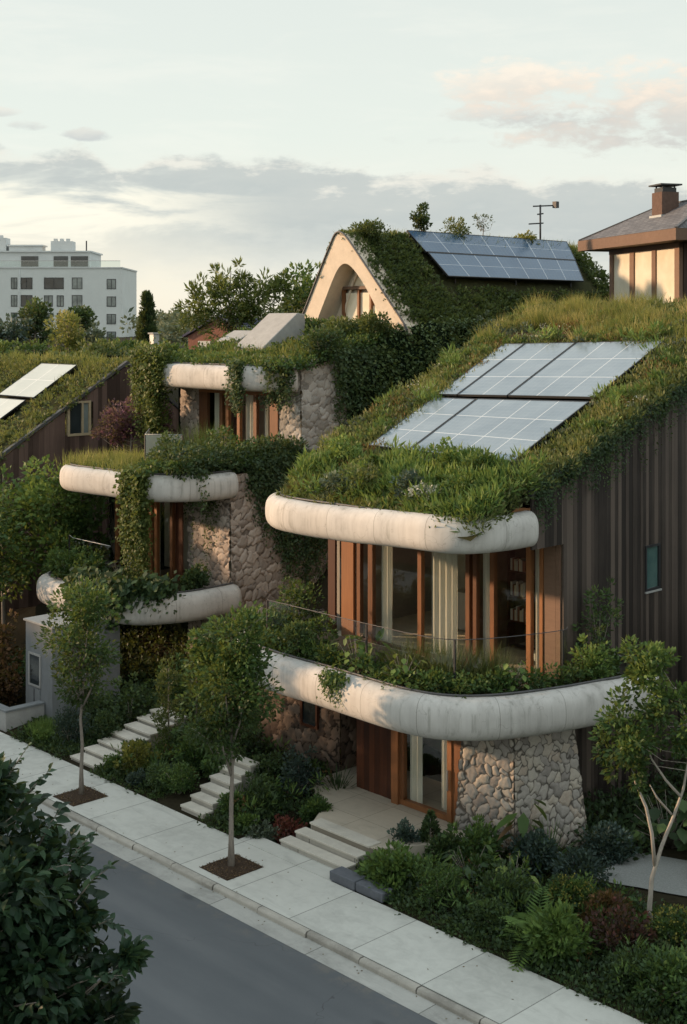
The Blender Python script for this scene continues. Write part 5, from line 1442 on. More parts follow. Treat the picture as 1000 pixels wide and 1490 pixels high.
def roof_pt(x, y): return float(zroof(np.array(x), np.array(y)))
RS = [(-26.3, 23.45, .42, .62, 'leaf_sedum', 'strap', 'light green strappy plant at the left corner of the nearest roof edge', .55),
      (-25.5, 23.5, .40, .60, 'leaf_light', 'fern', 'pale fern-like plant next to the left corner of the nearest roof edge', .5),
      (-24.75, 23.4, .34, .42, 'leaf_silver', 'round', 'grey-green silvery mound on the front edge of the nearest roof', .4),
      (-23.9, 23.6, .42, .60, 'leaf_sedum', 'loose', 'olive bushy plant on the nearest roof edge right of the silvery mound', .45),
      (-23.1, 23.5, .36, .62, 'leaf_light', 'fern', 'feathery fern in the middle of the nearest roof edge', .42),
      (-22.4, 23.7, .40, .55, 'leaf_blue', 'round', 'bluish rounded shrub right of the middle of the nearest roof edge', .5),
      (-21.7, 23.5, .34, .45, 'leaf_silver', 'flower', 'low plant with small white flowers near the right end of the roof edge', .4),
      (-20.9, 23.9, .42, .50, 'leaf_tree', 'loose', 'dark green shrub near the curved right corner of the roof edge', .5),
      (-25.2, 24.7, .40, .70, 'leaf_light', 'spiky', 'spiky upright plant below the lower left solar panel', .5),
      (-23.6, 24.9, .40, .75, 'leaf_sedum', 'fern', 'broad feathery plant below the lower right solar panel', .55),
      (-22.3, 25.1, .36, .62, 'leaf_light', 'loose', 'light leafy bush under the right corner of the lower right solar panel', .55),
      (-26.2, 24.9, .36, .6, 'leaf_light', 'loose', 'bright leafy bush left of the spiky plant under the solar panels', .6),
      (-21.2, 25.0, .40, .55, 'leaf_tree', 'round', 'deep green mound between solar panel corner and timber gable', .5),
      (-24.2, 24.3, .30, .5, 'leaf_tree', 'cone', 'small dark conifer-like plant amid the nearest roof edge plants', .45)]
for i, (x, y, r, h, m, kd, lab, tn) in enumerate(RS):
    shrub(lab, x, y, roof_pt(x, y) - .04, r * 1.45, h * 1.6, m, 100 + i, kd, 'roof_shrub', 'roof plant', 'plants along the nearest roof edge', L=.10, W=.055 if kd != 'spiky' else .045, tint=tn)

# --- planter of the nearest balcony
PB = [(-27.3, 23.2, .5, .95, 'leaf_tree', 'round', 'dense green bush at the left end of the nearest balcony'),
      (-26.5, 22.75, .45, .75, 'leaf_light', 'fern', 'arching fern next to the left end of the nearest balcony'),
      (-25.8, 23.5, .5, .9, 'leaf_tree', 'loose', 'loose bush behind the railing near the left end of the nearest balcony'),
      (-25.3, 22.65, .45, .65, 'leaf_dark', 'round', 'dark low shrub on the nearest balcony edge left of the spiky plant'),
      (-24.6, 22.7, .5, .8, 'leaf_light', 'spiky', 'pale spiky agave-like plant on the nearest balcony edge'),
      (-23.9, 22.6, .42, .6, 'leaf_tree', 'fern', 'dark fern right of the spiky plant on the nearest balcony edge'),
      (-23.2, 22.62, .5, .75, 'leaf_light', 'broad', 'broad-leaved plant over the middle of the nearest balcony edge'),
      (-22.4, 22.6, .45, .6, 'leaf_tree', 'fern', 'green fern hanging at the front of the nearest balcony curve'),
      (-21.6, 22.62, .45, .62, 'leaf_light', 'broad', 'large-leaved hosta-like plant near the balcony bend'),
      (-20.8, 22.75, .42, .55, 'leaf_sedum', 'strap', 'grassy plant at the bend of the nearest balcony'),
      (-20.1, 23.3, .42, .6, 'leaf_tree', 'strap', 'dark strappy plant on the right side of the nearest balcony bend'),
      (-19.5, 24.2, .42, .6, 'leaf_light', 'broad', 'pale leafy plant on the right side of the nearest balcony'),
      (-19.1, 25.3, .40, .55, 'leaf_tree', 'fern', 'fern below the timber corner on the nearest balcony'),
      (-18.85, 26.4, .45, .65, 'leaf_light', 'loose', 'light green bush at the far right end of the nearest balcony'),
      (-19.2, 27.2, .45, 1.5, 'leaf_dark', 'loose', 'tall dark shrub against the timber gable on the nearest balcony'),
      (-24.9, 23.6, .5, .8, 'leaf_tree', 'fern', 'large fern behind the nearest balcony railing'),
      (-22.2, 23.6, .45, .95, 'leaf_sedum', 'grass', 'tuft of tall grass behind the nearest balcony railing at centre'),
      (-21.2, 23.8, .40, 1.0, 'leaf_sedum', 'grass', 'tuft of pale grass behind the railing in front of the lamp window'),
      (-20.5, 24.6, .40, .9, 'leaf_sedum', 'grass', 'tuft of grass behind the railing near the timber corner'),
      (-27.6, 24.6, .6, 1.35, 'leaf_tree', 'round', 'tall rounded bush behind the left end of the balcony railing'),
      (-26.6, 24.6, .5, 1.1, 'leaf_dark', 'fern', 'dark fern in front of the orange wood panel')]
mb = MB(); gxy = catmull([(-28.2, 24.6), (-27.3, 23.1), (-25.8, 22.65), (-23.8, 22.6), (-21.8, 22.58), (-20.8, 22.75), (-19.9, 23.4), (-19.3, 24.5), (-18.9, 26.2), (-18.9, 27.4)], 6)
P = np.array([[(p[0] + d * q[0], p[1] + d * q[1], 3.78 + .05 * math.sin(i * 1.1 + d * 9)) for d in (-.48, -.2, .1, .42)] for i, (p, q) in enumerate(zip(gxy, path_normals(gxy)))])
mb.grid(P); mb.build('planter_soil', M['moss_soil'], hA)
for i, (x, y, r, h, m, kd, lab) in enumerate(PB):
    shrub(lab, x, y, 3.76 if y < 23.1 or x > -19.8 else 3.36, r * 1.2, h * 1.45, m, 200 + i, kd, 'balcony_plant', 'balcony plant', 'plants on the nearest balcony', L=.22 if kd == 'broad' else .11, W=.14 if kd == 'broad' else .05, tint=.56)
t = shrub('tall plant with a crown of big drooping leaves in front of the white curtain', -23.35, 23.35, 3.7, .42, 1.1, 'leaf_light', 260, 'broad', 'balcony_plant', 'balcony plant', 'plants on the nearest balcony', L=.55, W=.20, tint=.7, dens=.8)
# low filling greenery and trailing fern on the balcony
lv = Leaves(14); pp = np.array(gxy); pk = rg.integers(0, len(pp), 330)
q = pp[pk] + rg.normal(size=(330, 2)) * .2
lv.cloud(np.stack([q[:, 0], q[:, 1], np.full(330, 3.92) + rg.uniform(-.04, .28, 330)], -1), .2, 26, .11, .06, .4 + .2 * nz2(q[:, 0], q[:, 1], 1.2), flat=.7, up=.4)
setp(lv.build('ground_cover', M['leaf_tree'], None, (-23, 22.6, 3.8)), 'low leafy ground cover filling the nearest balcony planter', 'ground cover', kind='stuff')
lv = Leaves(15); tops = np.stack([rg.uniform(-23.45, -22.75, 34), np.full(34, 21.72) - rg.uniform(-.25, .05, 34), np.full(34, 3.95)], -1)
vine_strands(lv, tops, rg.uniform(.2, .85, 34) * (1 - abs(tops[:, 0] + 23.1) * .9), rg, np.array((0, -1., 0)), L=.13, W=.06, tint=.5, per=4, spread=.06)
setp(lv.build('trailing_fern', M['leaf_tree'], None, (-23, 21.8, 3.9)), 'fern fronds trailing down over the nearest balcony band', 'trailing plant')

# --- middle house planting
lv = Leaves(16); K = 900
x = rg.uniform(-42.6, -34.4, K); y = rg.uniform(30.0, 36.3, K)
lv.cloud(np.stack([x, y, zb(x, y) + rg.uniform(-.05, .2, K)], -1), rg.uniform(.18, .36, K), 30, .13, .085, .42 + .25 * nz2(x, y, .7, 2) + .1 * sstep(33, 30.5, y), flat=.75, up=.4)
setp(lv.build('roof_cover', M['leaf_tree'], None, (-38.5, 33, 11)), 'bushy low planting over the roof of the stone house', 'roof planting', kind='stuff')
lv = Leaves(17); x = rg.uniform(-42, -35, 420); y = rg.uniform(30.1, 33.5, 420)
lv.tufts(np.stack([x, y, zb(x, y)], -1), 11, rg.uniform(.3, .6, 420), .018, .45 + .2 * nz2(x, y, 1), .06, .4)
setp(lv.build('roof_grass', M['grass_gold'], None, (-38.5, 31, 11)), 'tufted yellow-green grass on the front of the stone house roof', 'grass', kind='stuff')
def vines(label, name, mat, tops, lens, out, loc, **kw):
    lv = Leaves(int(abs(loc[0] * 7))); vine_strands(lv, np.array(tops), lens, rg, np.array(out, float), **kw)
    return setp(lv.build(name, M[mat], None, loc), label, 'vine')
n = 75; tx_ = np.stack([rg.uniform(-42.9, -40.9, n), rg.uniform(29.3, 30.1, n), rg.uniform(10.8, 11.7, n)], -1)
vines('thick pale green vine mass hanging from the left end of the top band', 'hanging_vine', 'leaf_vine', tx_, rg.uniform(1.2, 3.9, n) * np.interp(tx_[:, 0], [-43, -42.2, -41.2, -40.9], [.8, 1., .75, .2]), (-.2, -1, 0), (-42, 29.6, 11), step=.075, L=.16, W=.12, per=5, spread=.13, tint=.45)
n = 15; vines('single vine tongue hanging over the right part of the top band', 'hanging_vine', 'leaf_ivy', np.stack([rg.uniform(-37.05, -36.3, n), np.full(n, 29.72), np.full(n, 11.1)], -1), rg.uniform(.8, 1.9, n), (0, -1, 0), (-36.7, 29.7, 11), step=.06, L=.13, W=.10, per=5, spread=.09, tint=.5)
n = 24; vines('dark vine draped over the top band beside the pale stone corner', 'hanging_vine', 'leaf_ivy', np.stack([rg.uniform(-35.9, -34.8, n), rg.uniform(30.15, 30.9, n), np.full(n, 11.15)], -1), rg.uniform(.7, 1.7, n), (.4, -1, 0), (-35.4, 30.5, 11.1), step=.06, L=.14, W=.11, per=5, spread=.10, tint=.42)
n = 40; vines('ivy hanging down the pale stone flank under the gable', 'hanging_vine', 'leaf_ivy', np.stack([np.full(n, -34.5), rg.uniform(32.6, 34.6, n), np.full(n, 11.5)], -1), rg.uniform(.8, 3.6, n) * np.interp(np.linspace(0, 1, n), [0, 1], [.6, 1]), (1, -.2, 0), (-34.5, 33.5, 11.5), step=.07, L=.14, W=.11, per=5, spread=.11, tint=.4)
n = 46; tx_ = np.stack([rg.uniform(-36.3, -35.25, n), rg.uniform(24.55, 24.95, n), np.full(n, 7.6)], -1)
vines('broad green vine curtain hanging from the middle band over the windows', 'hanging_vine', 'leaf_vine', tx_, rg.uniform(1.6, 3.75, n), (0, -1, 0), (-35.8, 24.7, 7.6), step=.065, L=.14, W=.11, per=5, spread=.10, tint=.36)
n = 14; vines('short vine dangling near the right end of the middle band', 'hanging_vine', 'leaf_ivy', np.stack([rg.uniform(-34.65, -34.1, n), rg.uniform(26.0, 26.6, n), np.full(n, 7.62)], -1), rg.uniform(.5, 1.3, n), (.6, -1, 0), (-34.4, 26.3, 7.6), step=.06, L=.13, W=.10, per=4, spread=.07, tint=.5)
n = 120; tx_ = np.stack([np.full(n, -34.28), rg.uniform(28.3, 33.4, n), rg.uniform(7.4, 8.0, n)], -1)
vines('dark ivy falling over the shaded stone flank of the middle storey', 'hanging_vine', 'leaf_ivy', tx_, rg.uniform(.8, 4.6, n) * np.interp(tx_[:, 1], [28.4, 29.6, 31, 33], [.25, .8, 1.15, 1.2]), (1, -.2, 0), (-34.3, 30, 7.6), step=.07, L=.14, W=.11, per=5, spread=.12, tint=.4)
n = 26; vines('climbing vine straggling down the sunlit stone pier', 'hanging_vine', 'leaf_ivy', np.stack([rg.uniform(-36.7, -34.9, n), np.full(n, 27.47), np.full(n, 6.7)], -1), rg.uniform(.5, 3.2, n) * np.where(rg.random(n) < .5, .4, 1), (0, -1, 0), (-35.8, 27.5, 6.7), step=.08, L=.10, W=.08, per=2, spread=.05, tint=.5)
n = 230; tx_ = np.stack([rg.uniform(-37.6, -34.1, n), rg.uniform(23.45, 24.1, n), rg.uniform(3.85, 4.25, n)], -1); tx_[:, 1] += np.clip(tx_[:, 0] + 35.3, 0, 2) * .9
vines('big dark large-leaved creeper draped over the lowest middle band', 'hanging_vine', 'leaf_dark', tx_, rg.uniform(.4, 1.6, n) * np.interp(tx_[:, 0], [-37.6, -36, -35, -34], [1.1, 1.05, .6, .45]), (.1, -1, .2), (-35.5, 23.7, 4), step=.09, L=.24, W=.20, per=4, spread=.14, tint=.42)
def zmt(X, Y): return 7.35 + .06 * nz2(X, Y, 2)
lv = Leaves(18); x = rg.uniform(-40.6, -36.6, 520); y = rg.uniform(24.85, 27.4, 520)
lv.tufts(np.stack([x, y, zmt(x, y)], -1), 13, rg.uniform(.35, .75, 520), .017, .52 + .2 * nz2(x, y, 1), .07, .4)
setp(lv.build('terrace_grass', M['grass_gold'], None, (-38.6, 26, 7.4)), 'golden ornamental grass at the left end of the middle terrace', 'grass', kind='stuff')
lv = Leaves(19); x = rg.uniform(-40.4, -34.3, 420); y = rg.uniform(25.0, 31, 420)
lv.cloud(np.stack([x, y, zmt(x, y) + .1 + .35 * sstep(-37.6, -35, x)], -1), rg.uniform(.2, .34, 420), 28, .12, .08, .36 + .2 * nz2(x, y, 1), flat=.7, up=.4)
setp(lv.build('terrace_cover', M['leaf_tree'], None, (-36, 27, 7.5)), 'dark leafy cover along the middle terrace of the stone house', 'ground cover', kind='stuff')
lv = Leaves(27); n = 260; x = rg.uniform(-36.6, -34.2, n); y = rg.uniform(25.4, 31.2, n)
lv.cloud(np.stack([x, y, 7.6 + rg.uniform(0, .75, n) * sstep(-36.8, -35.2, x)], -1), rg.uniform(.2, .36, n), 30, .14, .08, .36 + .25 * nz2(x, y, 1.3), flat=.8, up=.3)
setp(lv.build('overgrowth', M['leaf_ivy'], None, (-35.4, 28, 7.5)), 'dark overgrowth heaped on the right half of the middle terrace', 'ground cover', kind='stuff')
flat_poly(hB, 'terrace_soil', [(-40.5, 30.9), (-40.5, 26.3), (-39.4, 25.05), (-35.8, 25.4), (-34.75, 26.1), (-34.55, 27.6), (-34.5, 30.9)], 7.36, 'moss_soil', .05)
flat_poly(hB, 'balcony_soil', [(-40.2, 27.0), (-40.3, 25.4), (-39.2, 24.1), (-36, 24.2), (-34.8, 25), (-34.5, 27.0)], 3.62, 'moss_soil', .05)
TB = [(-36.4, 26.6, .7, 1.0, 'leaf_dark', 'round', 'dark round bush under the top storey windows'), (-35.4, 28.2, .8, 1.2, 'leaf_tree', 'loose', 'spreading bush at the right end of the middle terrace'), (-37.4, 28.8, .7, 1.25, 'leaf_tree', 'grass', 'tall grassy clump in front of the top storey windows'), (-36.2, 29.3, .6, 1.5, 'leaf_light', 'fern', 'feathery plant by the right top storey window'),
      (-40.0, 24.55, .55, .62, 'leaf_light', 'round', 'light green mound on the far left end of the lowest balcony'), (-38.8, 24.2, .6, .9, 'leaf_tree', 'loose', 'bush behind the slender tree on the lowest balcony'), (-37.6, 24.3, .6, .8, 'leaf_tree', 'round', 'leafy mound in the middle of the lowest balcony'), (-36.4, 24.6, .6, .85, 'leaf_dark', 'broad', 'broad dark leaves on the lowest balcony below the vine curtain'), (-35.2, 24.9, .55, .7, 'leaf_dark', 'broad', 'large round-leaved plant at the right of the lowest balcony'), (-34.6, 26.2, .5, .6, 'leaf_dark', 'round', 'small dark bush at the far right end of the lowest balcony'),
      (-40.9, 27.4, .6, 2.3, 'leaf_light', 'broad', 'tall large-leaved shrub left of the middle windows'), (-34.9, 32.2, .7, .9, 'leaf_dark', 'round', 'dark bush over the pale stone corner'), (-36.3, 34.5, .8, .55, 'leaf_moss', 'round', 'mossy round bush below the gable arch'), (-37.8, 34.9, .6, .5, 'leaf_tree', 'loose', 'bush touching the gable windows'), (-34.9, 34.9, .7, .6, 'leaf_moss', 'round', 'rounded bush right of the gable arch'), (-39.0, 34.9, .6, .5, 'leaf_tree', 'round', 'small bush at the left foot of the gable')]
for i, (x, y, r, h, m, kd, lab) in enumerate(TB):
    z = float(zb(np.array(x), np.array(y))) if y > 31.5 else 7.33 if (y > 26.5 and x > -40.5) or False else 3.6
    shrub(lab, x, y, z, r * 1.2, h * 1.3, m, 300 + i, kd, 'terrace_shrub', 'terrace plant', 'plants on the stone house terraces', L=.22 if kd == 'broad' else .12, W=.17 if kd == 'broad' else .07, tint=.45, dens=1.2)

# --- gable roof moss and ridge plants
lv = Leaves(20); K = 3300
x = rg.uniform(-39.4, -33.8, K); y = rg.uniform(36.1, 52, K)
k_ = ~((x > -37.8) & (x < -35.6) & (y > 39.6) & (y < 50.6)); x, y = x[k_], y[k_]
lv.cloud(np.stack([x, y, zc2(x) + .10 * nz2(x, y, 1.2, 2)], -1), rg.uniform(.12, .26, len(x)), 22, .13, .085, .42 + .25 * nz2(x, y, .8, 4), out=np.tile((.3, 0, .2), (len(x), 1)), flat=.8)
setp(lv.build('moss_cover', M['leaf_moss'], None, (-37, 44, 14)), 'dense mossy plants covering the gable roof slope', 'roof planting', kind='stuff')
lv = Leaves(21); y = rg.uniform(36.2, 52, 420); x = rg.normal(-37.9, .35, 420)
lv.tufts(np.stack([x, y, zc2(x)], -1), 10, rg.uniform(.2, .55, 420), .02, .4 + .2 * nz2(x, y, 1), .08, .45)
setp(lv.build('ridge_grass', M['grass_gold'], None, (-37.9, 44, 16)), 'wispy grass along the gable roof ridge', 'grass', kind='stuff')
tree('small upright young tree growing on the gable ridge', (-37.9, 40.8, 16.1), [((-37.9, 40.8, 16.95), (.40, .40, .60), 1)], 'leaf_dark', 'bark_grey', 41, 42, 34, .10, .07, .03, 'ridge_tree', 'tree', limbs=20, clump=.3)
shrub('loose bush growing on the gable ridge behind the solar panels', -37.9, 43.0, 16.0, .75, .95, 'leaf_sedum', 42, 'loose', 'ridge_shrub', 'shrub')
tree('sparse thin-branched sapling on the gable ridge', (-37.9, 44.9, 16.1), [((-37.9, 44.9, 17.0), (.55, .55, .40), 1)], 'leaf_silver', 'bark_grey', 43, 16, 12, .10, .06, .03, 'ridge_tree', 'tree', limbs=16, clump=.25)
shrub('low yellowish bush on the ridge near the antenna', -37.9, 48.0, 16.05, .6, .6, 'leaf_yellow', 44, 'loose', 'ridge_shrub', 'shrub')
shrub('rounded mossy bush at the apex of the gable', -37.5, 37.3, 15.9, .8, .65, 'leaf_moss', 45, 'round', 'ridge_shrub', 'shrub', dens=1.3)
shrub('grey-leaved shrub on the shaded slope between the two solar roofs', -33.6, 40.2, 11.2, .7, 1.5, 'leaf_silver', 46, 'loose', 'slope_shrub', 'shrub', tint=.2)
shrub('low greyish shrub below the taller grey one on the shaded slope', -33.5, 37.6, 10.2, .6, .9, 'leaf_blue', 47, 'loose', 'slope_shrub', 'shrub', tint=.4)

# --- left timber house roof
lv = Leaves(22); K = 1000
x = rg.uniform(-58, -46.9, K); y = rg.uniform(23.6, 33.2, K); k_ = ~((x > -53) & (x < -49.7) & (y > 26.5) & (y < 31.6)); x, y = x[k_], y[k_]
zdv = np.vectorize(zd)
lv.cloud(np.stack([x, y, zdv(y) + .05], -1), rg.uniform(.16, .3, len(x)), 22, .14, .09, .45 + .25 * nz2(x, y, .8, 5), flat=.7, up=.4)
setp(lv.build('roof_cover', M['leaf_sedum'], None, (-50, 28, 9)), 'green sedum covering the left timber house roof', 'roof planting', kind='stuff')
lv = Leaves(23); x = rg.uniform(-57, -46.9, 500); y = np.where(rg.random(500) < .5, rg.normal(31.9, .5, 500), rg.uniform(25, 32, 500)); k_ = ~((x > -53) & (x < -49.7) & (y > 26.5) & (y < 31.6)); x, y = x[k_], y[k_]
lv.tufts(np.stack([x, y, zdv(y)], -1), 12, rg.uniform(.25, .6, len(x)), .02, .5 + .2 * nz2(x, y, .7), .08, .45)
setp(lv.build('roof_grass', M['grass_gold'], None, (-50, 31, 10)), 'dry golden grass on the ridge of the left timber house', 'grass', kind='stuff')

# --- street trees
def forks(x, y, z0, sd):
    def f(tk):
        r = np.random.default_rng(sd)
        for k in range(7):
            a = r.uniform(0, 2 * PI); zz = z0 + .22 * k * r.uniform(.7, 1.2); ln = r.uniform(.7, 1.1)
            d = np.array((math.cos(a), math.sin(a), 0)); o = np.array((x, y, zz))
            tk.tube([o, o + d * .16 * ln + (0, 0, .30 * ln), o + d * .38 * ln + (0, 0, .75 * ln), o + d * .55 * ln + (0, 0, 1.35 * ln)], [.034, .028, .02, .008], 7)
    return f
tree('slender sidewalk tree with a tall straight pale trunk, farther up the street', (-29.75, 18.85, 0), [((-29.75, 18.85, 4.0), (1.05, 1.05, 1.0), 1.2), ((-29.6, 18.8, 5.05), (.85, .85, .75), .8), ((-30.0, 18.9, 3.0), (.75, .75, .7), .5)], 'leaf_tree', 'bark_grey', 51, 120, 46, .13, .062, .062, extra=forks(-29.75, 18.85, 2.3, 3), group='trees along the sidewalk', clump=.30, limbs=46, droop=.1, tint=.40)
tree('fuller leafy sidewalk tree in front of the stone stairs', (-23.45, 18.85, 0), [((-23.45, 18.85, 4.2), (1.12, 1.12, 1.1), 1.3), ((-23.75, 18.8, 3.3), (1.0, 1.0, .85), .8), ((-23.2, 18.9, 5.2), (.8, .8, .8), .7), ((-24.2, 18.8, 4.8), (.55, .55, .65), .35)], 'leaf_tree', 'bark_grey', 52, 190, 60, .125, .062, .072, extra=forks(-23.45, 18.85, 2.1, 5), group='trees along the sidewalk', clump=.30, limbs=46, droop=.1, tint=.44)
rb = np.array((-14.96, 23.0, .05)); RV = np.array((.691, .723, 0))
def rv(dx, z, dy=0.): return rb + RV * dx + np.array((.3 * dy, -.3 * dy, z))
def fork(tk):
    tk.tube([rv(.08, 1.35), rv(.02, 2.0), rv(-.10, 2.55), rv(-.30, 3.0), rv(-.45, 3.6)], [.042, .036, .032, .025, .015], 8)
    tk.tube([rv(.62, 2.75), rv(.30, 3.1), rv(.0, 3.55), rv(-.2, 4.2)], [.032, .026, .02, .01], 7)
    tk.tube([rv(.42, 2.4), rv(.12, 2.75), rv(-.02, 3.0)], [.024, .018, .01], 6)
tree('multi-stemmed young tree with curving white bark in the right garden', tuple(rb), [(tuple(rv(-.1, 5.2)), (.70, .70, .85), 1.0), (tuple(rv(-.55, 4.2)), (.75, .75, .8), .9), (tuple(rv(.45, 4.4)), (.75, .75, .8), .7), (tuple(rv(-.45, 3.5)), (.55, .55, .45), .35), (tuple(rv(.9, 3.9)), (.5, .5, .4), .3)], 'leaf_tree', 'bark_pale', 53, 92, 52, .13, .07, .062,
     path=[rv(-.02, -.1), rv(-.03, .5), rv(.02, 1.1), rv(.22, 1.75), rv(.48, 2.4), rv(.66, 2.9), rv(.78, 3.6), rv(.7, 4.4), rv(.5, 5.0)], extra=fork, name='garden_tree', clump=.27, limbs=15, droop=.1, tint=.48, thin=.7)

# foreground tree, close to the camera on the near sidewalk
fb = np.array((-11.9, 6.75, 0.)); FR = np.array((.691, .723, 0)); FF = np.array((-.723, .691, 0))
def fv(r, z, f=0.): return tuple(fb + FR * r + FF * f + np.array((0, 0, z)))
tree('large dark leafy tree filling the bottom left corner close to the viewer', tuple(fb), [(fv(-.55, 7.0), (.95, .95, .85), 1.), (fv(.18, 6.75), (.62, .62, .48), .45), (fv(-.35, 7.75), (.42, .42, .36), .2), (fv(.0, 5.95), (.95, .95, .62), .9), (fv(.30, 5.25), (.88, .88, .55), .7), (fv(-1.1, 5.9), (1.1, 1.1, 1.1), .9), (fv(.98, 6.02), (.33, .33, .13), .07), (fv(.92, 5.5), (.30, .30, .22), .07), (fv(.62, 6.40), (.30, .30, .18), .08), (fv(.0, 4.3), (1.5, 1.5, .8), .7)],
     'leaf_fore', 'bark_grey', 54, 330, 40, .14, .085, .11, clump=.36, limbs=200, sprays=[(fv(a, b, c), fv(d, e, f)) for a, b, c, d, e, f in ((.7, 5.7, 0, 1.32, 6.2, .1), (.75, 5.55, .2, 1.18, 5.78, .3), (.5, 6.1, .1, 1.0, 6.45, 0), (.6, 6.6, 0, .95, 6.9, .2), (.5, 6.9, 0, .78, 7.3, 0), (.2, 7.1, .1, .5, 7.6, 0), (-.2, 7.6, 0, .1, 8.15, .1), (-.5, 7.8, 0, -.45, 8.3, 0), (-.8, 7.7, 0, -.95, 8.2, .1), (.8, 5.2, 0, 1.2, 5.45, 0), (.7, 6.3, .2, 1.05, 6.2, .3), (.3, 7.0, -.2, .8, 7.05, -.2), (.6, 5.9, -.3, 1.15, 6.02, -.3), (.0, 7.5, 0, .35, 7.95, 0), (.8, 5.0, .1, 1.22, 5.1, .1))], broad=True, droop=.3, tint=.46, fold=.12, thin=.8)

# --- background trees
BT = [('dense bushy tree with pale upright branch tips behind the planted roof', (-56.7, 45.4, 9.5), [((-56.7, 45.4, 13.5), (1.8, 1.8, 1.9), 1.1), ((-57.9, 44.1, 13.3), (1.0, 1.0, 1.7), .5), ((-57.2, 44.9, 14.6), (.6, .6, 1.1), .25), ((-56.1, 45.9, 14.9), (.5, .5, 1.0), .22), ((-55.2, 46.6, 13.6), (1.3, 1.3, 1.6), .6), ((-54.6, 47.2, 14.5), (.5, .5, .9), .2)], 'leaf_vine', 61, 130, 46, .34, .09),
      ('darker spreading tree left of the gable house', (-55.5, 49.5, 9.5), [((-55.3, 49.7, 13.9), (1.9, 1.9, 1.6), 1), ((-54.2, 51.4, 14.2), (1.6, 1.6, 1.2), .6)], 'leaf_tree', 62, 70, 54, .28, .15),
      ('round dark conifer in front of the apartment building', (-106.4, 62.4, 9), [((-106.4, 62.4, 13.2), (1.7, 1.7, 1.6), 1), ((-106.4, 62.4, 11.3), (2.0, 2.0, 1.4), .8)], 'leaf_dark', 63, 60, 50, .34, .2),
      ('small dark round tree right of the conifer before the apartment building', (-103.6, 65.4, 9), [((-103.6, 65.4, 13.0), (1.2, 1.2, 1.0), 1)], 'leaf_dark', 64, 34, 46, .3, .18),
      ('pale olive shrubby tree below the apartment windows', (-65.2, 40.3, 9.4), [((-65.2, 40.3, 12.1), (.95, .95, 1.1), 1), ((-65.0, 40.5, 11.0), (1.0, 1.0, .8), .6)], 'grass_gold', 65, 46, 50, .2, .1),
      ('blue-green tree at the left edge below the apartment building', (-99, 55.5, 9), [((-99, 55.5, 11.6), (2.6, 2.6, 1.3), 1)], 'leaf_blue', 66, 40, 46, .34, .2)]
for lab, b, blobs, m, sd, K, per, L, W in BT:
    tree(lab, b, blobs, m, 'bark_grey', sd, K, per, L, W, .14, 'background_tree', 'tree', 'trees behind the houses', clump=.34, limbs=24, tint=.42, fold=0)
# cypress
t = thing('cypress', 'narrow dark cypress beside the apartment building', 'tree', (-82.7, 58.2, 9), 'trees behind the houses')
lv = Leaves(67); K = 240; hz = rg.random(K); a = rg.uniform(0, 2 * PI, K); r_ = .78 * np.sqrt(np.clip(1 - hz, 0, 1)) * (.35 + .65 * sstep(-.05, .25, hz)) * rg.uniform(.6, 1, K)
lv.cloud(np.stack([-82.7 + r_ * np.cos(a), 58.2 + r_ * np.sin(a), 9.4 + hz * 5.3], -1), .24, 30, .26, .10, .3 + rg.normal(size=K) * .12, out=np.stack([np.cos(a) * .3, np.sin(a) * .3, np.full(K, 1.2)], -1))
lv.build('crown', M['leaf_dark'], t); mb = MB(); mb.tube([(-82.7, 58.2, 8.8), (-82.7, 58.2, 14.2)], [.14, .03], 6); mb.build('trunk', M['bark_grey'], t)
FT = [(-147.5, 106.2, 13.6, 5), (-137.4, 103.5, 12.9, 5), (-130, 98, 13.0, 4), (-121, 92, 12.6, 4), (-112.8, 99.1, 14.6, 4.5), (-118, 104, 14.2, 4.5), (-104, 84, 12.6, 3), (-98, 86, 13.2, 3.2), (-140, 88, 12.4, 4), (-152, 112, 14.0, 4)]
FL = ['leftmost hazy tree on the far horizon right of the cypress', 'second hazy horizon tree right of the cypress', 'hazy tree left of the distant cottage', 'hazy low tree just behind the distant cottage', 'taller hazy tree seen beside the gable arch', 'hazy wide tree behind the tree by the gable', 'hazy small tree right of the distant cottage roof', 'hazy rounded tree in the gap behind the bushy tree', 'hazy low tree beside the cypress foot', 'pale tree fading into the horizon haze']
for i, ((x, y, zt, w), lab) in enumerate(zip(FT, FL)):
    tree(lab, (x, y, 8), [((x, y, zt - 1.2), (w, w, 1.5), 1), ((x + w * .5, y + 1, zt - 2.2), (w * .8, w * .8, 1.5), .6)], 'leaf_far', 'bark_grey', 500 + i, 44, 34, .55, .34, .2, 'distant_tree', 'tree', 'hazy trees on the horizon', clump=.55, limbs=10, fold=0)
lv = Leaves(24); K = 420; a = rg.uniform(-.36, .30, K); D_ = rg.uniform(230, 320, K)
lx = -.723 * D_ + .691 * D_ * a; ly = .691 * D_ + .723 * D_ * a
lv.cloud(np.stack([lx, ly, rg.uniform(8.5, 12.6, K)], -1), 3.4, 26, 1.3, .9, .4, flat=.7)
setp(lv.build('far_woods', M['leaf_far'], None, (-190, 180, 9)), 'far wooded skyline behind all the houses', 'woods', kind='stuff')

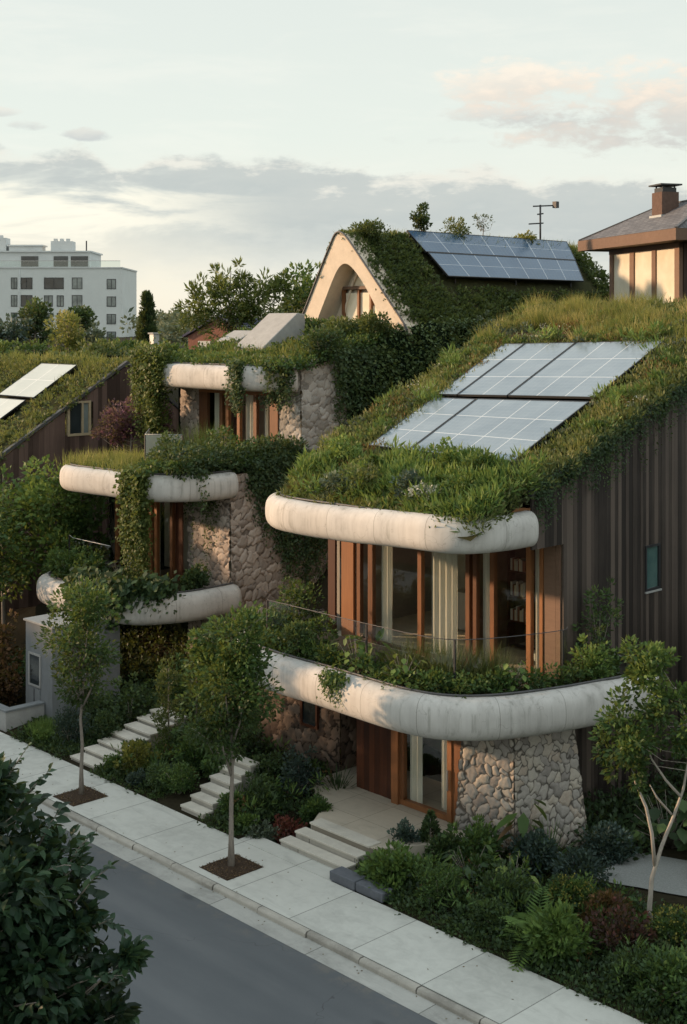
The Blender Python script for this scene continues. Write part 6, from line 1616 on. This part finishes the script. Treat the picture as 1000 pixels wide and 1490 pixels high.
# --- hedges behind the left house
def hedge(label, pts, w, h, zf, mat, seed, L=.22, W=.14, dens=1.):
    r = np.random.default_rng(seed); pts = [np.array(p, float) for p in pts]
    t = thing('hedge', label, 'hedge', (*pts[0], zf), 'hedges behind the left timber house')
    lv = Leaves(seed); ln = sum(np.linalg.norm(b - a) for a, b in zip(pts[:-1], pts[1:]))
    K = int(ln * (w + h) * 3.4 * dens)
    C = []
    for k in range(K):
        i = r.integers(0, len(pts) - 1); q = lerp(pts[i], pts[i + 1], r.random()); d = unit(pts[i + 1] - pts[i]); nn = np.array((d[1], -d[0]))
        th = r.uniform(0, PI); C.append((*(q + nn * w / 2 * math.cos(th) * r.uniform(.7, 1)), zf + h * (.25 + .72 * math.sin(th) ** .6 * r.uniform(.75, 1)) + .12 * math.sin(q[0] * 1.3)))
    C = np.array(C)
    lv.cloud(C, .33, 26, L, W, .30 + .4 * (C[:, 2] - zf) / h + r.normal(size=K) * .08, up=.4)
    lv.build('foliage', M[mat], t)
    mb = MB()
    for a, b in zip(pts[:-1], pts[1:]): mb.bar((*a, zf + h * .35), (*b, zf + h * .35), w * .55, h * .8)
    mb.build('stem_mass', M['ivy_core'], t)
hedge('long dark clipped hedge behind the left timber roof', [(-66, 29), (-60.5, 33.5), (-57, 37)], 2.0, 2.6, 8.3, 'leaf_ivy', 71)
hedge('pale topped hedge under the apartment building', [(-74, 38), (-66.5, 44.5), (-63, 47)], 2.0, 2.0, 9.2, 'leaf_tree', 72)
hedge('rounded dark hedge between the cypress and the left ridge', [(-62.5, 39.5), (-59, 42.5)], 2.6, 2.4, 8.9, 'leaf_moss', 73)
lv = Leaves(25); x = rg.uniform(-66, -52, 420); y = 32.5 + (x + 54) * -.1 + rg.uniform(-1.5, 6, 420)
lv.tufts(np.stack([x, y, hill(x, y)], -1), 11, rg.uniform(.5, 1.0, 420), .035, .55, .12, .4)
setp(lv.build('meadow_grass', M['grass_gold'], None, (-58, 33, 8)), 'tall pale grass on the slope behind the left timber house', 'grass', kind='stuff')

# --- big shrubs left of the middle house
LT = [('broad light-leaved tree left of the middle band', (-42.3, 25.6, .5), [((-42.3, 25.6, 5.9), (1.6, 1.6, 1.5), 1), ((-41.6, 25.2, 4.2), (1.4, 1.4, 1.3), .8)], 'leaf_light', 81, 64, 60, .20, .13),
      ('tall leafy tree in front of the left timber wall', (-44.2, 24.6, .5), [((-44.2, 24.6, 6.0), (1.7, 1.7, 1.6), 1), ((-43.6, 24.2, 4.0), (1.6, 1.6, 1.5), .9)], 'leaf_light', 82, 70, 60, .20, .13),
      ('dark green tree at the left edge above the rust shrub', (-42.0, 22.4, .3), [((-42.0, 22.4, 4.6), (1.5, 1.5, 1.6), 1), ((-42.8, 22.6, 6.0), (1.2, 1.2, 1.1), .6)], 'leaf_tree', 83, 64, 60, .18, .11),
      ('deep green bushy tree tucked behind the lowest balcony end', (-41.6, 26.6, .8), [((-41.6, 26.4, 4.6), (.9, .9, 1.8), 1), ((-42.6, 27.2, 6.4), (1.1, 1.1, 1.0), .6)], 'leaf_tree', 84, 60, 60, .18, .12)]
for lab, b, blobs, m, sd, K, per, L, W in LT:
    tree(lab, b, blobs, m, 'bark_grey', sd, K, per, L, W, .10, 'side_tree', 'tree', 'trees left of the stone house', clump=.36, limbs=30, tint=.42, droop=.15)
tree('purple-leaved maple beside the left timber wall', (-43.1, 29.6, 5), [((-43.1, 29.6, 8.7), (1.05, 1.05, .8), 1), ((-43.8, 29.2, 8.2), (.8, .8, .6), .5), ((-42.3, 30.2, 8.4), (.7, .7, .7), .5)], 'leaf_purple', 'bark_grey', 85, 70, 60, .14, .08, .07, 'maple_tree', 'tree', clump=.34, limbs=30, tint=.5)

# --- garden shrubs (ground level)
def gz(x, y): return float(hill(np.array(x), np.array(y)))
GS = [ # right bed, in front of the stone pillar
      (-20.15, 20.85, .78, 1.0, 'leaf_light', 'round', 'large light green rounded shrub behind the dark stone bench', .13, .075, .36),
      (-18.75, 20.75, .62, .85, 'leaf_tree', 'round', 'fine-leaved bushy shrub right of the large rounded one by the sidewalk', .07, .03, .42),
      (-21.3, 21.35, .5, .55, 'leaf_tree', 'round', 'low green shrub tucked behind the bench near the patio edge', .08, .05, .45),
      (-21.0, 22.15, .40, .70, 'leaf_blue', 'loose', 'bluish small-leaved shrub at the patio corner', .07, .05, .45),
      (-20.7, 22.6, .34, .95, 'leaf_dark', 'cone', 'dark pointed little conifer beside the patio', .08, .04, .45),
      (-20.1, 22.5, .5, .7, 'leaf_dark', 'round', 'dark shrub between the little conifer and the stone pillar', .09, .05, .45),
      (-19.4, 22.7, .65, .95, 'leaf_tree', 'loose', 'green shrub against the left foot of the stone pillar', .12, .06, .42),
      (-18.9, 21.9, .55, .8, 'leaf_dark', 'broad', 'dark broad-leaved plant in the middle of the right bed', .24, .17, .45),
      (-18.0, 22.3, .50, .7, 'leaf_light', 'broad', 'pale broad-leaved hosta right of centre in the right bed', .26, .17, .62),
      (-18.3, 23.5, .55, .9, 'leaf_blue', 'round', 'blue-green shrub below the pillar corner', .10, .06, .4),
      (-18.35, 24.0, .60, 1.15, 'leaf_tree', 'spiky', 'sword-leaved yucca against the stone pillar', .1, .05, .42),
      (-17.2, 23.6, .65, .8, 'leaf_blue', 'round', 'dark bluish mound right of the yucca', .10, .05, .35),
      (-17.6, 21.5, .70, .75, 'leaf_dark', 'round', 'dark mound behind the drooping light shrub', .09, .05, .4),
      (-16.2, 20.75, .85, 1.05, 'leaf_light', 'fern', 'light green arching fern shrub spilling toward the sidewalk', .1, .05, .45),
      (-15.5, 20.55, .65, .9, 'leaf_light', 'round', 'leafy green shrub right of the arching fern at the sidewalk', .15, .06, .42),
      (-16.5, 22.4, .55, .75, 'leaf_tree', 'flower', 'low shrub dotted with yellow flowers in the right bed', .09, .05, .4),
      (-15.7, 22.4, .55, .65, 'leaf_rust', 'round', 'brownish shrub right of the yellow flowers', .08, .05, .3),
      (-14.9, 21.6, .70, .85, 'leaf_red', 'loose', 'dark red-leaved shrub at the foot of the white-barked tree', .09, .06, .45),
      (-14.15, 22.6, .60, .8, 'leaf_tree', 'flower', 'shrub with yellow blossom right of the white-barked tree', .09, .05, .35),
      (-13.6, 21.9, .55, 1.0, 'leaf_sedum', 'fern', 'palm-like feathery plant at the right edge', .1, .05, .4),
      (-14.0, 20.9, .65, .6, 'leaf_dark', 'round', 'dark low mound before the red shrub', .07, .04, .42),
      (-13.2, 20.75, .75, .8, 'leaf_tree', 'round', 'dense green shrub at the bottom right corner by the sidewalk', .10, .05, .42),
      (-12.3, 20.9, .8, .9, 'leaf_tree', 'round', 'dense shrub at the far right end of the sidewalk bed', .10, .05, .38),
      (-12.6, 21.9, .7, 1.0, 'leaf_dark', 'round', 'dark bush behind the bottom right shrubs', .10, .06, .4),
      (-17.0, 26.9, .8, 1.2, 'leaf_dark', 'broad', 'large-leaved plant in deep shade beside the timber wall', .36, .28, .45),
      (-15.9, 27.4, .9, 1.6, 'leaf_dark', 'broad', 'tall large-leaved plant behind the gravel path', .40, .30, .4),
      (-14.8, 26.6, .8, 1.3, 'leaf_dark', 'broad', 'big-leaved plant right of the white-barked tree trunk', .40, .30, .5),
      (-17.6, 25.3, .6, .7, 'leaf_blue', 'round', 'dark low shrub beside the gravel path', .09, .05, .38),
      (-18.6, 22.1, .5, .6, 'leaf_tree', 'round', 'small round shrub in the centre of the right bed', .09, .05, .42),
      (-17.3, 20.7, .5, .5, 'leaf_dark', 'round', 'low dark shrub at the sidewalk between two taller shrubs', .07, .04, .4),
      # left of the entrance steps
      (-24.5, 20.65, .45, .5, 'leaf_silver', 'round', 'grey-leaved small shrub left of the entrance steps', .07, .045, .2),
      (-24.2, 21.2, .45, .55, 'leaf_red', 'loose', 'reddish-pink shrub left of the entrance steps', .07, .05, .75),
      (-24.0, 22.0, .45, .6, 'leaf_tree', 'round', 'green shrub beside the top of the entrance steps', .09, .05, .45),
      (-25.3, 21.4, .45, .7, 'leaf_dark', 'round', 'dark round shrub behind the sidewalk tree trunk', .08, .05, .4),
      (-25.4, 22.7, .6, 1.1, 'leaf_blue', 'loose', 'bluish tall shrub before the brown stone wall', .09, .05, .3),
      (-24.7, 23.4, .5, 1.2, 'leaf_dark', 'spiky', 'dark spiky plant by the entry recess', .1, .05, .3),
      (-26.3, 22.4, .5, .9, 'leaf_dark', 'round', 'shaded shrub beside the second stairs', .09, .05, .4),
      (-24.9, 20.5, .3, .3, 'leaf_light', 'round', 'tiny pale plant at the sidewalk edge left of the steps', .06, .04, .4),
      # between the two stairs
      (-27.9, 20.65, .55, .75, 'leaf_tree', 'round', 'clipped green ball shrub left of the second stairs', .06, .04, .48),
      (-28.6, 20.6, .5, .6, 'leaf_dark', 'round', 'darker low ball shrub between the two stairs', .06, .04, .42),
      (-30.0, 20.75, .55, .7, 'leaf_yellow', 'loose', 'yellowish small shrub right of the broad stairs', .09, .06, .35),
      (-29.3, 21.0, .5, .75, 'leaf_tree', 'spiky', 'dark strap-leaved plant between the stairs', .1, .05, .4),
      (-29.3, 20.35, .35, .35, 'leaf_blue', 'round', 'tiny bluish mound at the sidewalk between the stairs', .06, .04, .4),
      (-30.7, 20.5, .35, .35, 'leaf_tree', 'round', 'tiny green mound at the foot of the broad stairs', .06, .04, .4),
      (-28.6, 21.8, .7, 1.5, 'leaf_tree', 'loose', 'tall loose shrub rising between the two stairs', .11, .07, .45),
      (-29.6, 22.3, .55, 1.2, 'leaf_dark', 'round', 'dark shrub farther back between the stairs', .10, .06, .4),
      (-30.2, 22.0, .40, 2.8, 'leaf_moss', 'column', 'slim columnar evergreen right of the broad stairs', .08, .045, .5),
      (-31.0, 23.6, .38, 2.6, 'leaf_moss', 'column', 'second slim columnar evergreen behind the broad stairs', .08, .045, .45),
      (-28.0, 23.2, .7, 1.6, 'leaf_dark', 'loose', 'dark tall shrub at the top of the second stairs', .11, .07, .4),
      # left of the broad stairs
      (-33.3, 20.75, .65, 1.15, 'leaf_blue', 'round', 'big dark bluish ball shrub left of the slender tree trunk', .06, .04, .22),
      (-32.7, 21.6, .6, 1.0, 'leaf_dark', 'round', 'dark shrub beside the broad stairs', .08, .05, .4),
      (-33.0, 22.6, .75, 1.5, 'leaf_dark', 'loose', 'loose dark shrub above the broad stairs', .11, .07, .42),
      (-32.6, 24.0, .8, 1.9, 'leaf_tree', 'loose', 'tall shrub at the top of the broad stairs', .12, .07, .36),
      (-34.7, 20.65, .45, .55, 'leaf_light', 'grass', 'bright green grassy clump beside the low grey wall', .1, .05, .5),
      (-34.2, 20.35, .35, .35, 'leaf_light', 'round', 'small light green mound by the sidewalk near the low grey wall', .07, .045, .4),
      (-34.2, 22.2, .7, 1.2, 'leaf_dark', 'round', 'dark rounded shrub beside the grey block', .09, .06, .4),
      (-38.4, 21.4, .7, 1.3, 'leaf_rust', 'round', 'rust-brown shrub at the left edge above the low wall', .12, .08, .35),
      (-39.6, 21.8, .9, 2.6, 'leaf_rust', 'loose', 'tall rust and green shrub at the left edge under the balcony end', .16, .10, .45),
      (-38.2, 22.6, .8, 1.9, 'leaf_tree', 'loose', 'green shrub between the rust shrub and the grey block', .13, .08, .32),
      (-39.0, 20.9, .6, .9, 'leaf_sedum', 'fern', 'fern above the low grey wall', .1, .05, .35),
      (-25.75, 20.7, .40, .5, 'leaf_tree', 'round', 'low green shrub right of the foot of the second stairs', .08, .05, .4),
      (-25.8, 21.6, .45, .7, 'leaf_dark', 'loose', 'dark shrub right of the middle of the second stairs', .09, .05, .4),
      (-27.6, 21.8, .45, .9, 'leaf_tree', 'loose', 'leafy shrub left of the middle of the second stairs', .1, .06, .4),
      (-30.7, 21.3, .40, .6, 'leaf_dark', 'round', 'dark little shrub hugging the right side of the broad stairs', .08, .05, .4)]
for i, (x, y, r, h, m, kd, lab, L, W, tn) in enumerate(GS):
    f_ = 1.25 if kd in ('broad', 'spiky', 'fern') else 1.
    tn += .08 if f_ > 1 else rg.uniform(-.08, .06)
    shrub(lab, x, y, gz(x, y) - .03, r * f_, h * f_, m, 400 + i, kd, 'garden_shrub', 'shrub', 'shrubs in the front gardens', L=L, W=W, tint=tn, dens=1.5 if kd in ('round', 'loose', 'flower') else 1.2)
# banana-like plant with a brown leaf by the pillar
t = shrub('banana-like plant with upright paddle leaves before the stone pillar', -18.75, 23.75, gz(-18.75, 23.75), .45, 1.5, 'leaf_tree', 490, 'broad', 'garden_shrub', 'shrub', 'shrubs in the front gardens', L=.75, W=.26, tint=.45, dens=.5)
shrub('plant with curled brown leaves left of the yucca', -18.9, 24.0 - .35, gz(-18.9, 23.7), .4, 1.25, 'dead_leaf', 491, 'broad', 'garden_shrub', 'shrub', 'shrubs in the front gardens', L=.6, W=.16, tint=.4, dens=.25)
# dark trees right of the timber gable
for i, (lab, b, c, r) in enumerate((('dark tree beside the timber gable at the right edge', (-17.2, 32.0, .5), (-17.2, 31.6, 3.9), (1.3, 1.3, 2.0)), ('dark bushy tree behind the white-barked tree at the right edge', (-15.2, 29.3, .2), (-15.2, 29.2, 2.6), (1.4, 1.4, 1.6)), ('dark tree farther back at the right edge', (-15.0, 34.5, 1), (-15.0, 34.5, 4.8), (2.0, 2.0, 2.4)))):
    tree(lab, b, [(c, r, 1)], 'leaf_dark', 'bark_grey', 600 + i, 70, 70, .17, .11, .09, 'garden_tree', 'tree', 'dark trees beside the timber gable', clump=.36, limbs=24, tint=.38)
# dark undergrowth under the balconies and beside the timber gable
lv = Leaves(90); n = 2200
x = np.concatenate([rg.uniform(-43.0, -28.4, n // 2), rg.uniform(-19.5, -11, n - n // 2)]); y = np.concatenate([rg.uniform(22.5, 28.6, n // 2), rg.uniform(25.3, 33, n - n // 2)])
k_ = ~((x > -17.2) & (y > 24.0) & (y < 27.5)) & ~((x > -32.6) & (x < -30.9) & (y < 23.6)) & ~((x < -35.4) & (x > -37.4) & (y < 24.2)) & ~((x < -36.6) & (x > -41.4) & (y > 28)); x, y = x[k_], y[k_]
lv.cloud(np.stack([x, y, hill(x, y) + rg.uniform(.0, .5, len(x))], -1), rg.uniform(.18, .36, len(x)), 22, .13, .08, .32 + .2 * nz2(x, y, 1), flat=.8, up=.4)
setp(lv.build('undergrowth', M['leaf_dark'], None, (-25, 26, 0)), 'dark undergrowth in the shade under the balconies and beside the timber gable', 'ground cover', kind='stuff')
# leafy ground cover over the beds
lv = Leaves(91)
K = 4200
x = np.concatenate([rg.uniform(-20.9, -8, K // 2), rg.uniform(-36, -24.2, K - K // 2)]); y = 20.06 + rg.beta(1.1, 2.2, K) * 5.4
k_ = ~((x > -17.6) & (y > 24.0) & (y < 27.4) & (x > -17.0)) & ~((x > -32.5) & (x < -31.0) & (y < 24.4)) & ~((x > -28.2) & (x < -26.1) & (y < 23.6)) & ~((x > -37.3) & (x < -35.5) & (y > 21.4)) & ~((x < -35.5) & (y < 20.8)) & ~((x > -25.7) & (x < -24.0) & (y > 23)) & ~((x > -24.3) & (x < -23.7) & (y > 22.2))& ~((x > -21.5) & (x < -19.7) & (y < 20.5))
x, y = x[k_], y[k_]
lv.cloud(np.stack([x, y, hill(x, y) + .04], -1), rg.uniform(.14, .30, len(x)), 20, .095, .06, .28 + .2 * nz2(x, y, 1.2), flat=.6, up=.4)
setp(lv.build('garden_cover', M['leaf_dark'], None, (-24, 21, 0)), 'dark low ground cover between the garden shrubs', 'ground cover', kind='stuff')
for nm, mt, sd_, nn, L_, W_, tn_, lab in (('bed_foliage', 'leaf_tree', 94, 150, .13, .06, .36, 'mixed green foliage tangled between the garden shrubs'), ('bed_ferns', 'leaf_light', 95, 90, .22, .04, .32, 'light fern sprays scattered through the garden beds'), ('dry_foliage', 'leaf_rust', 96, 50, .08, .04, .35, 'brownish dry foliage patches in the garden beds')):
    lv = Leaves(sd_); r_ = np.random.default_rng(sd_); n_ = nn
    qx = np.where(r_.random(n_) < .6, r_.uniform(-20.8, -11, n_), r_.uniform(-31, -24.6, n_)); qy = 20.35 + r_.beta(1.2, 1.8, n_) * 3.6
    k_ = ~((qx > -28.0) & (qx < -26.1) & (qy < 22.6)) & ~((qx > -21.5) & (qx < -19.7) & (qy < 20.6)) & ~((qx > -24.4) & (qx < -20.9) & (qy > 20.2)) & ~((qx > -17.3) & (qy > 24.0))
    qx, qy = qx[k_], qy[k_]
    lv.cloud(np.stack([qx, qy, hill(qx, qy) + r_.uniform(.05, .5, len(qx))], -1), r_.uniform(.15, .3, len(qx)), 26, L_, W_, tn_ + r_.normal(size=len(qx)) * .14, up=.5)
    setp(lv.build(nm, M[mt], None, (-20, 21, 0)), lab, 'ground cover', kind='stuff')
lv = Leaves(92); x = np.concatenate([rg.uniform(-20.8, -9, 700), rg.uniform(-35, -24.6, 500)]); y = 20.02 + rg.random(1200) * .5
k_ = ~((x > -32.5) & (x < -31.0)) & ~((x > -28.0) & (x < -26.1)) & ~((x > -21.5) & (x < -19.7)); x, y = x[k_], y[k_]
lv.tufts(np.stack([x, y, hill(x, y)], -1), 8, rg.uniform(.06, .16, len(x)), .01, .4, .05, .6)
setp(lv.build('edge_grass', M['leaf_tree'], None, (-24, 20.2, 0)), 'short grass fringe along the sidewalk edge', 'grass', kind='stuff')
# bark chips and dropped leaves in the two tree pits
for sd_, (cx, cy), lab in ((97, (-23.45, 18.86), 'bark chips and dropped leaves in the pit of the fuller sidewalk tree'), (98, (-29.72, 18.8), 'bark chips and dropped leaves in the pit of the slender sidewalk tree')):
    lv = Leaves(sd_); n = 900; r_ = np.random.default_rng(sd_); d = r_.normal(size=(n, 3)); d[:, 2] *= .35
    lv.add(np.stack([cx + r_.uniform(-.5, .5, n), cy + r_.uniform(-.53, .53, n), r_.uniform(.02, .04, n)], -1), d, np.tile((0, 0, 1.), (n, 1)) + r_.normal(size=(n, 3)) * .4, .06 * r_.uniform(.5, 1.3, n), .024, r_.random(n) * .8)
    setp(lv.build('bark_chips', M['dead_leaf'], None, (cx, cy, 0)), lab, 'mulch', kind='stuff')
# leaf litter on the sidewalk and in the gutter
lv = Leaves(93); n = 110
x = rg.uniform(-36, -10, n); y = np.where(rg.random(n) < .45, rg.normal(17.85, .1, n).clip(17.5, 17.93), rg.uniform(18.1, 20, n)); z = np.where(y < 17.95, -.112, .008)
d = rg.normal(size=(n, 3)); d[:, 2] *= .05
lv.add(np.stack([x, y, z], -1), d, np.tile((0, 0, 1.), (n, 1)) + rg.normal(size=(n, 3)) * .2, .055, .03, rg.random(n))
setp(lv.build('leaf_litter', M['dead_leaf'], None, (-24, 19, 0)), 'scattered fallen leaves on the sidewalk and gutter', 'fallen leaves', kind='stuff')

# ================================================================== render settings
S.render.engine = 'CYCLES'
S.cycles.use_denoising = True
S.cycles.use_adaptive_sampling = True; S.cycles.adaptive_threshold = .02; S.cycles.use_light_tree = False
S.cycles.max_bounces = 4; S.cycles.diffuse_bounces = 2; S.cycles.glossy_bounces = 2; S.cycles.transmission_bounces = 3; S.cycles.transparent_max_bounces = 8
S.cycles.caustics_reflective = False; S.cycles.caustics_refractive = False
S.view_settings.view_transform = 'Standard'; S.view_settings.look = 'None'; S.view_settings.exposure = 0
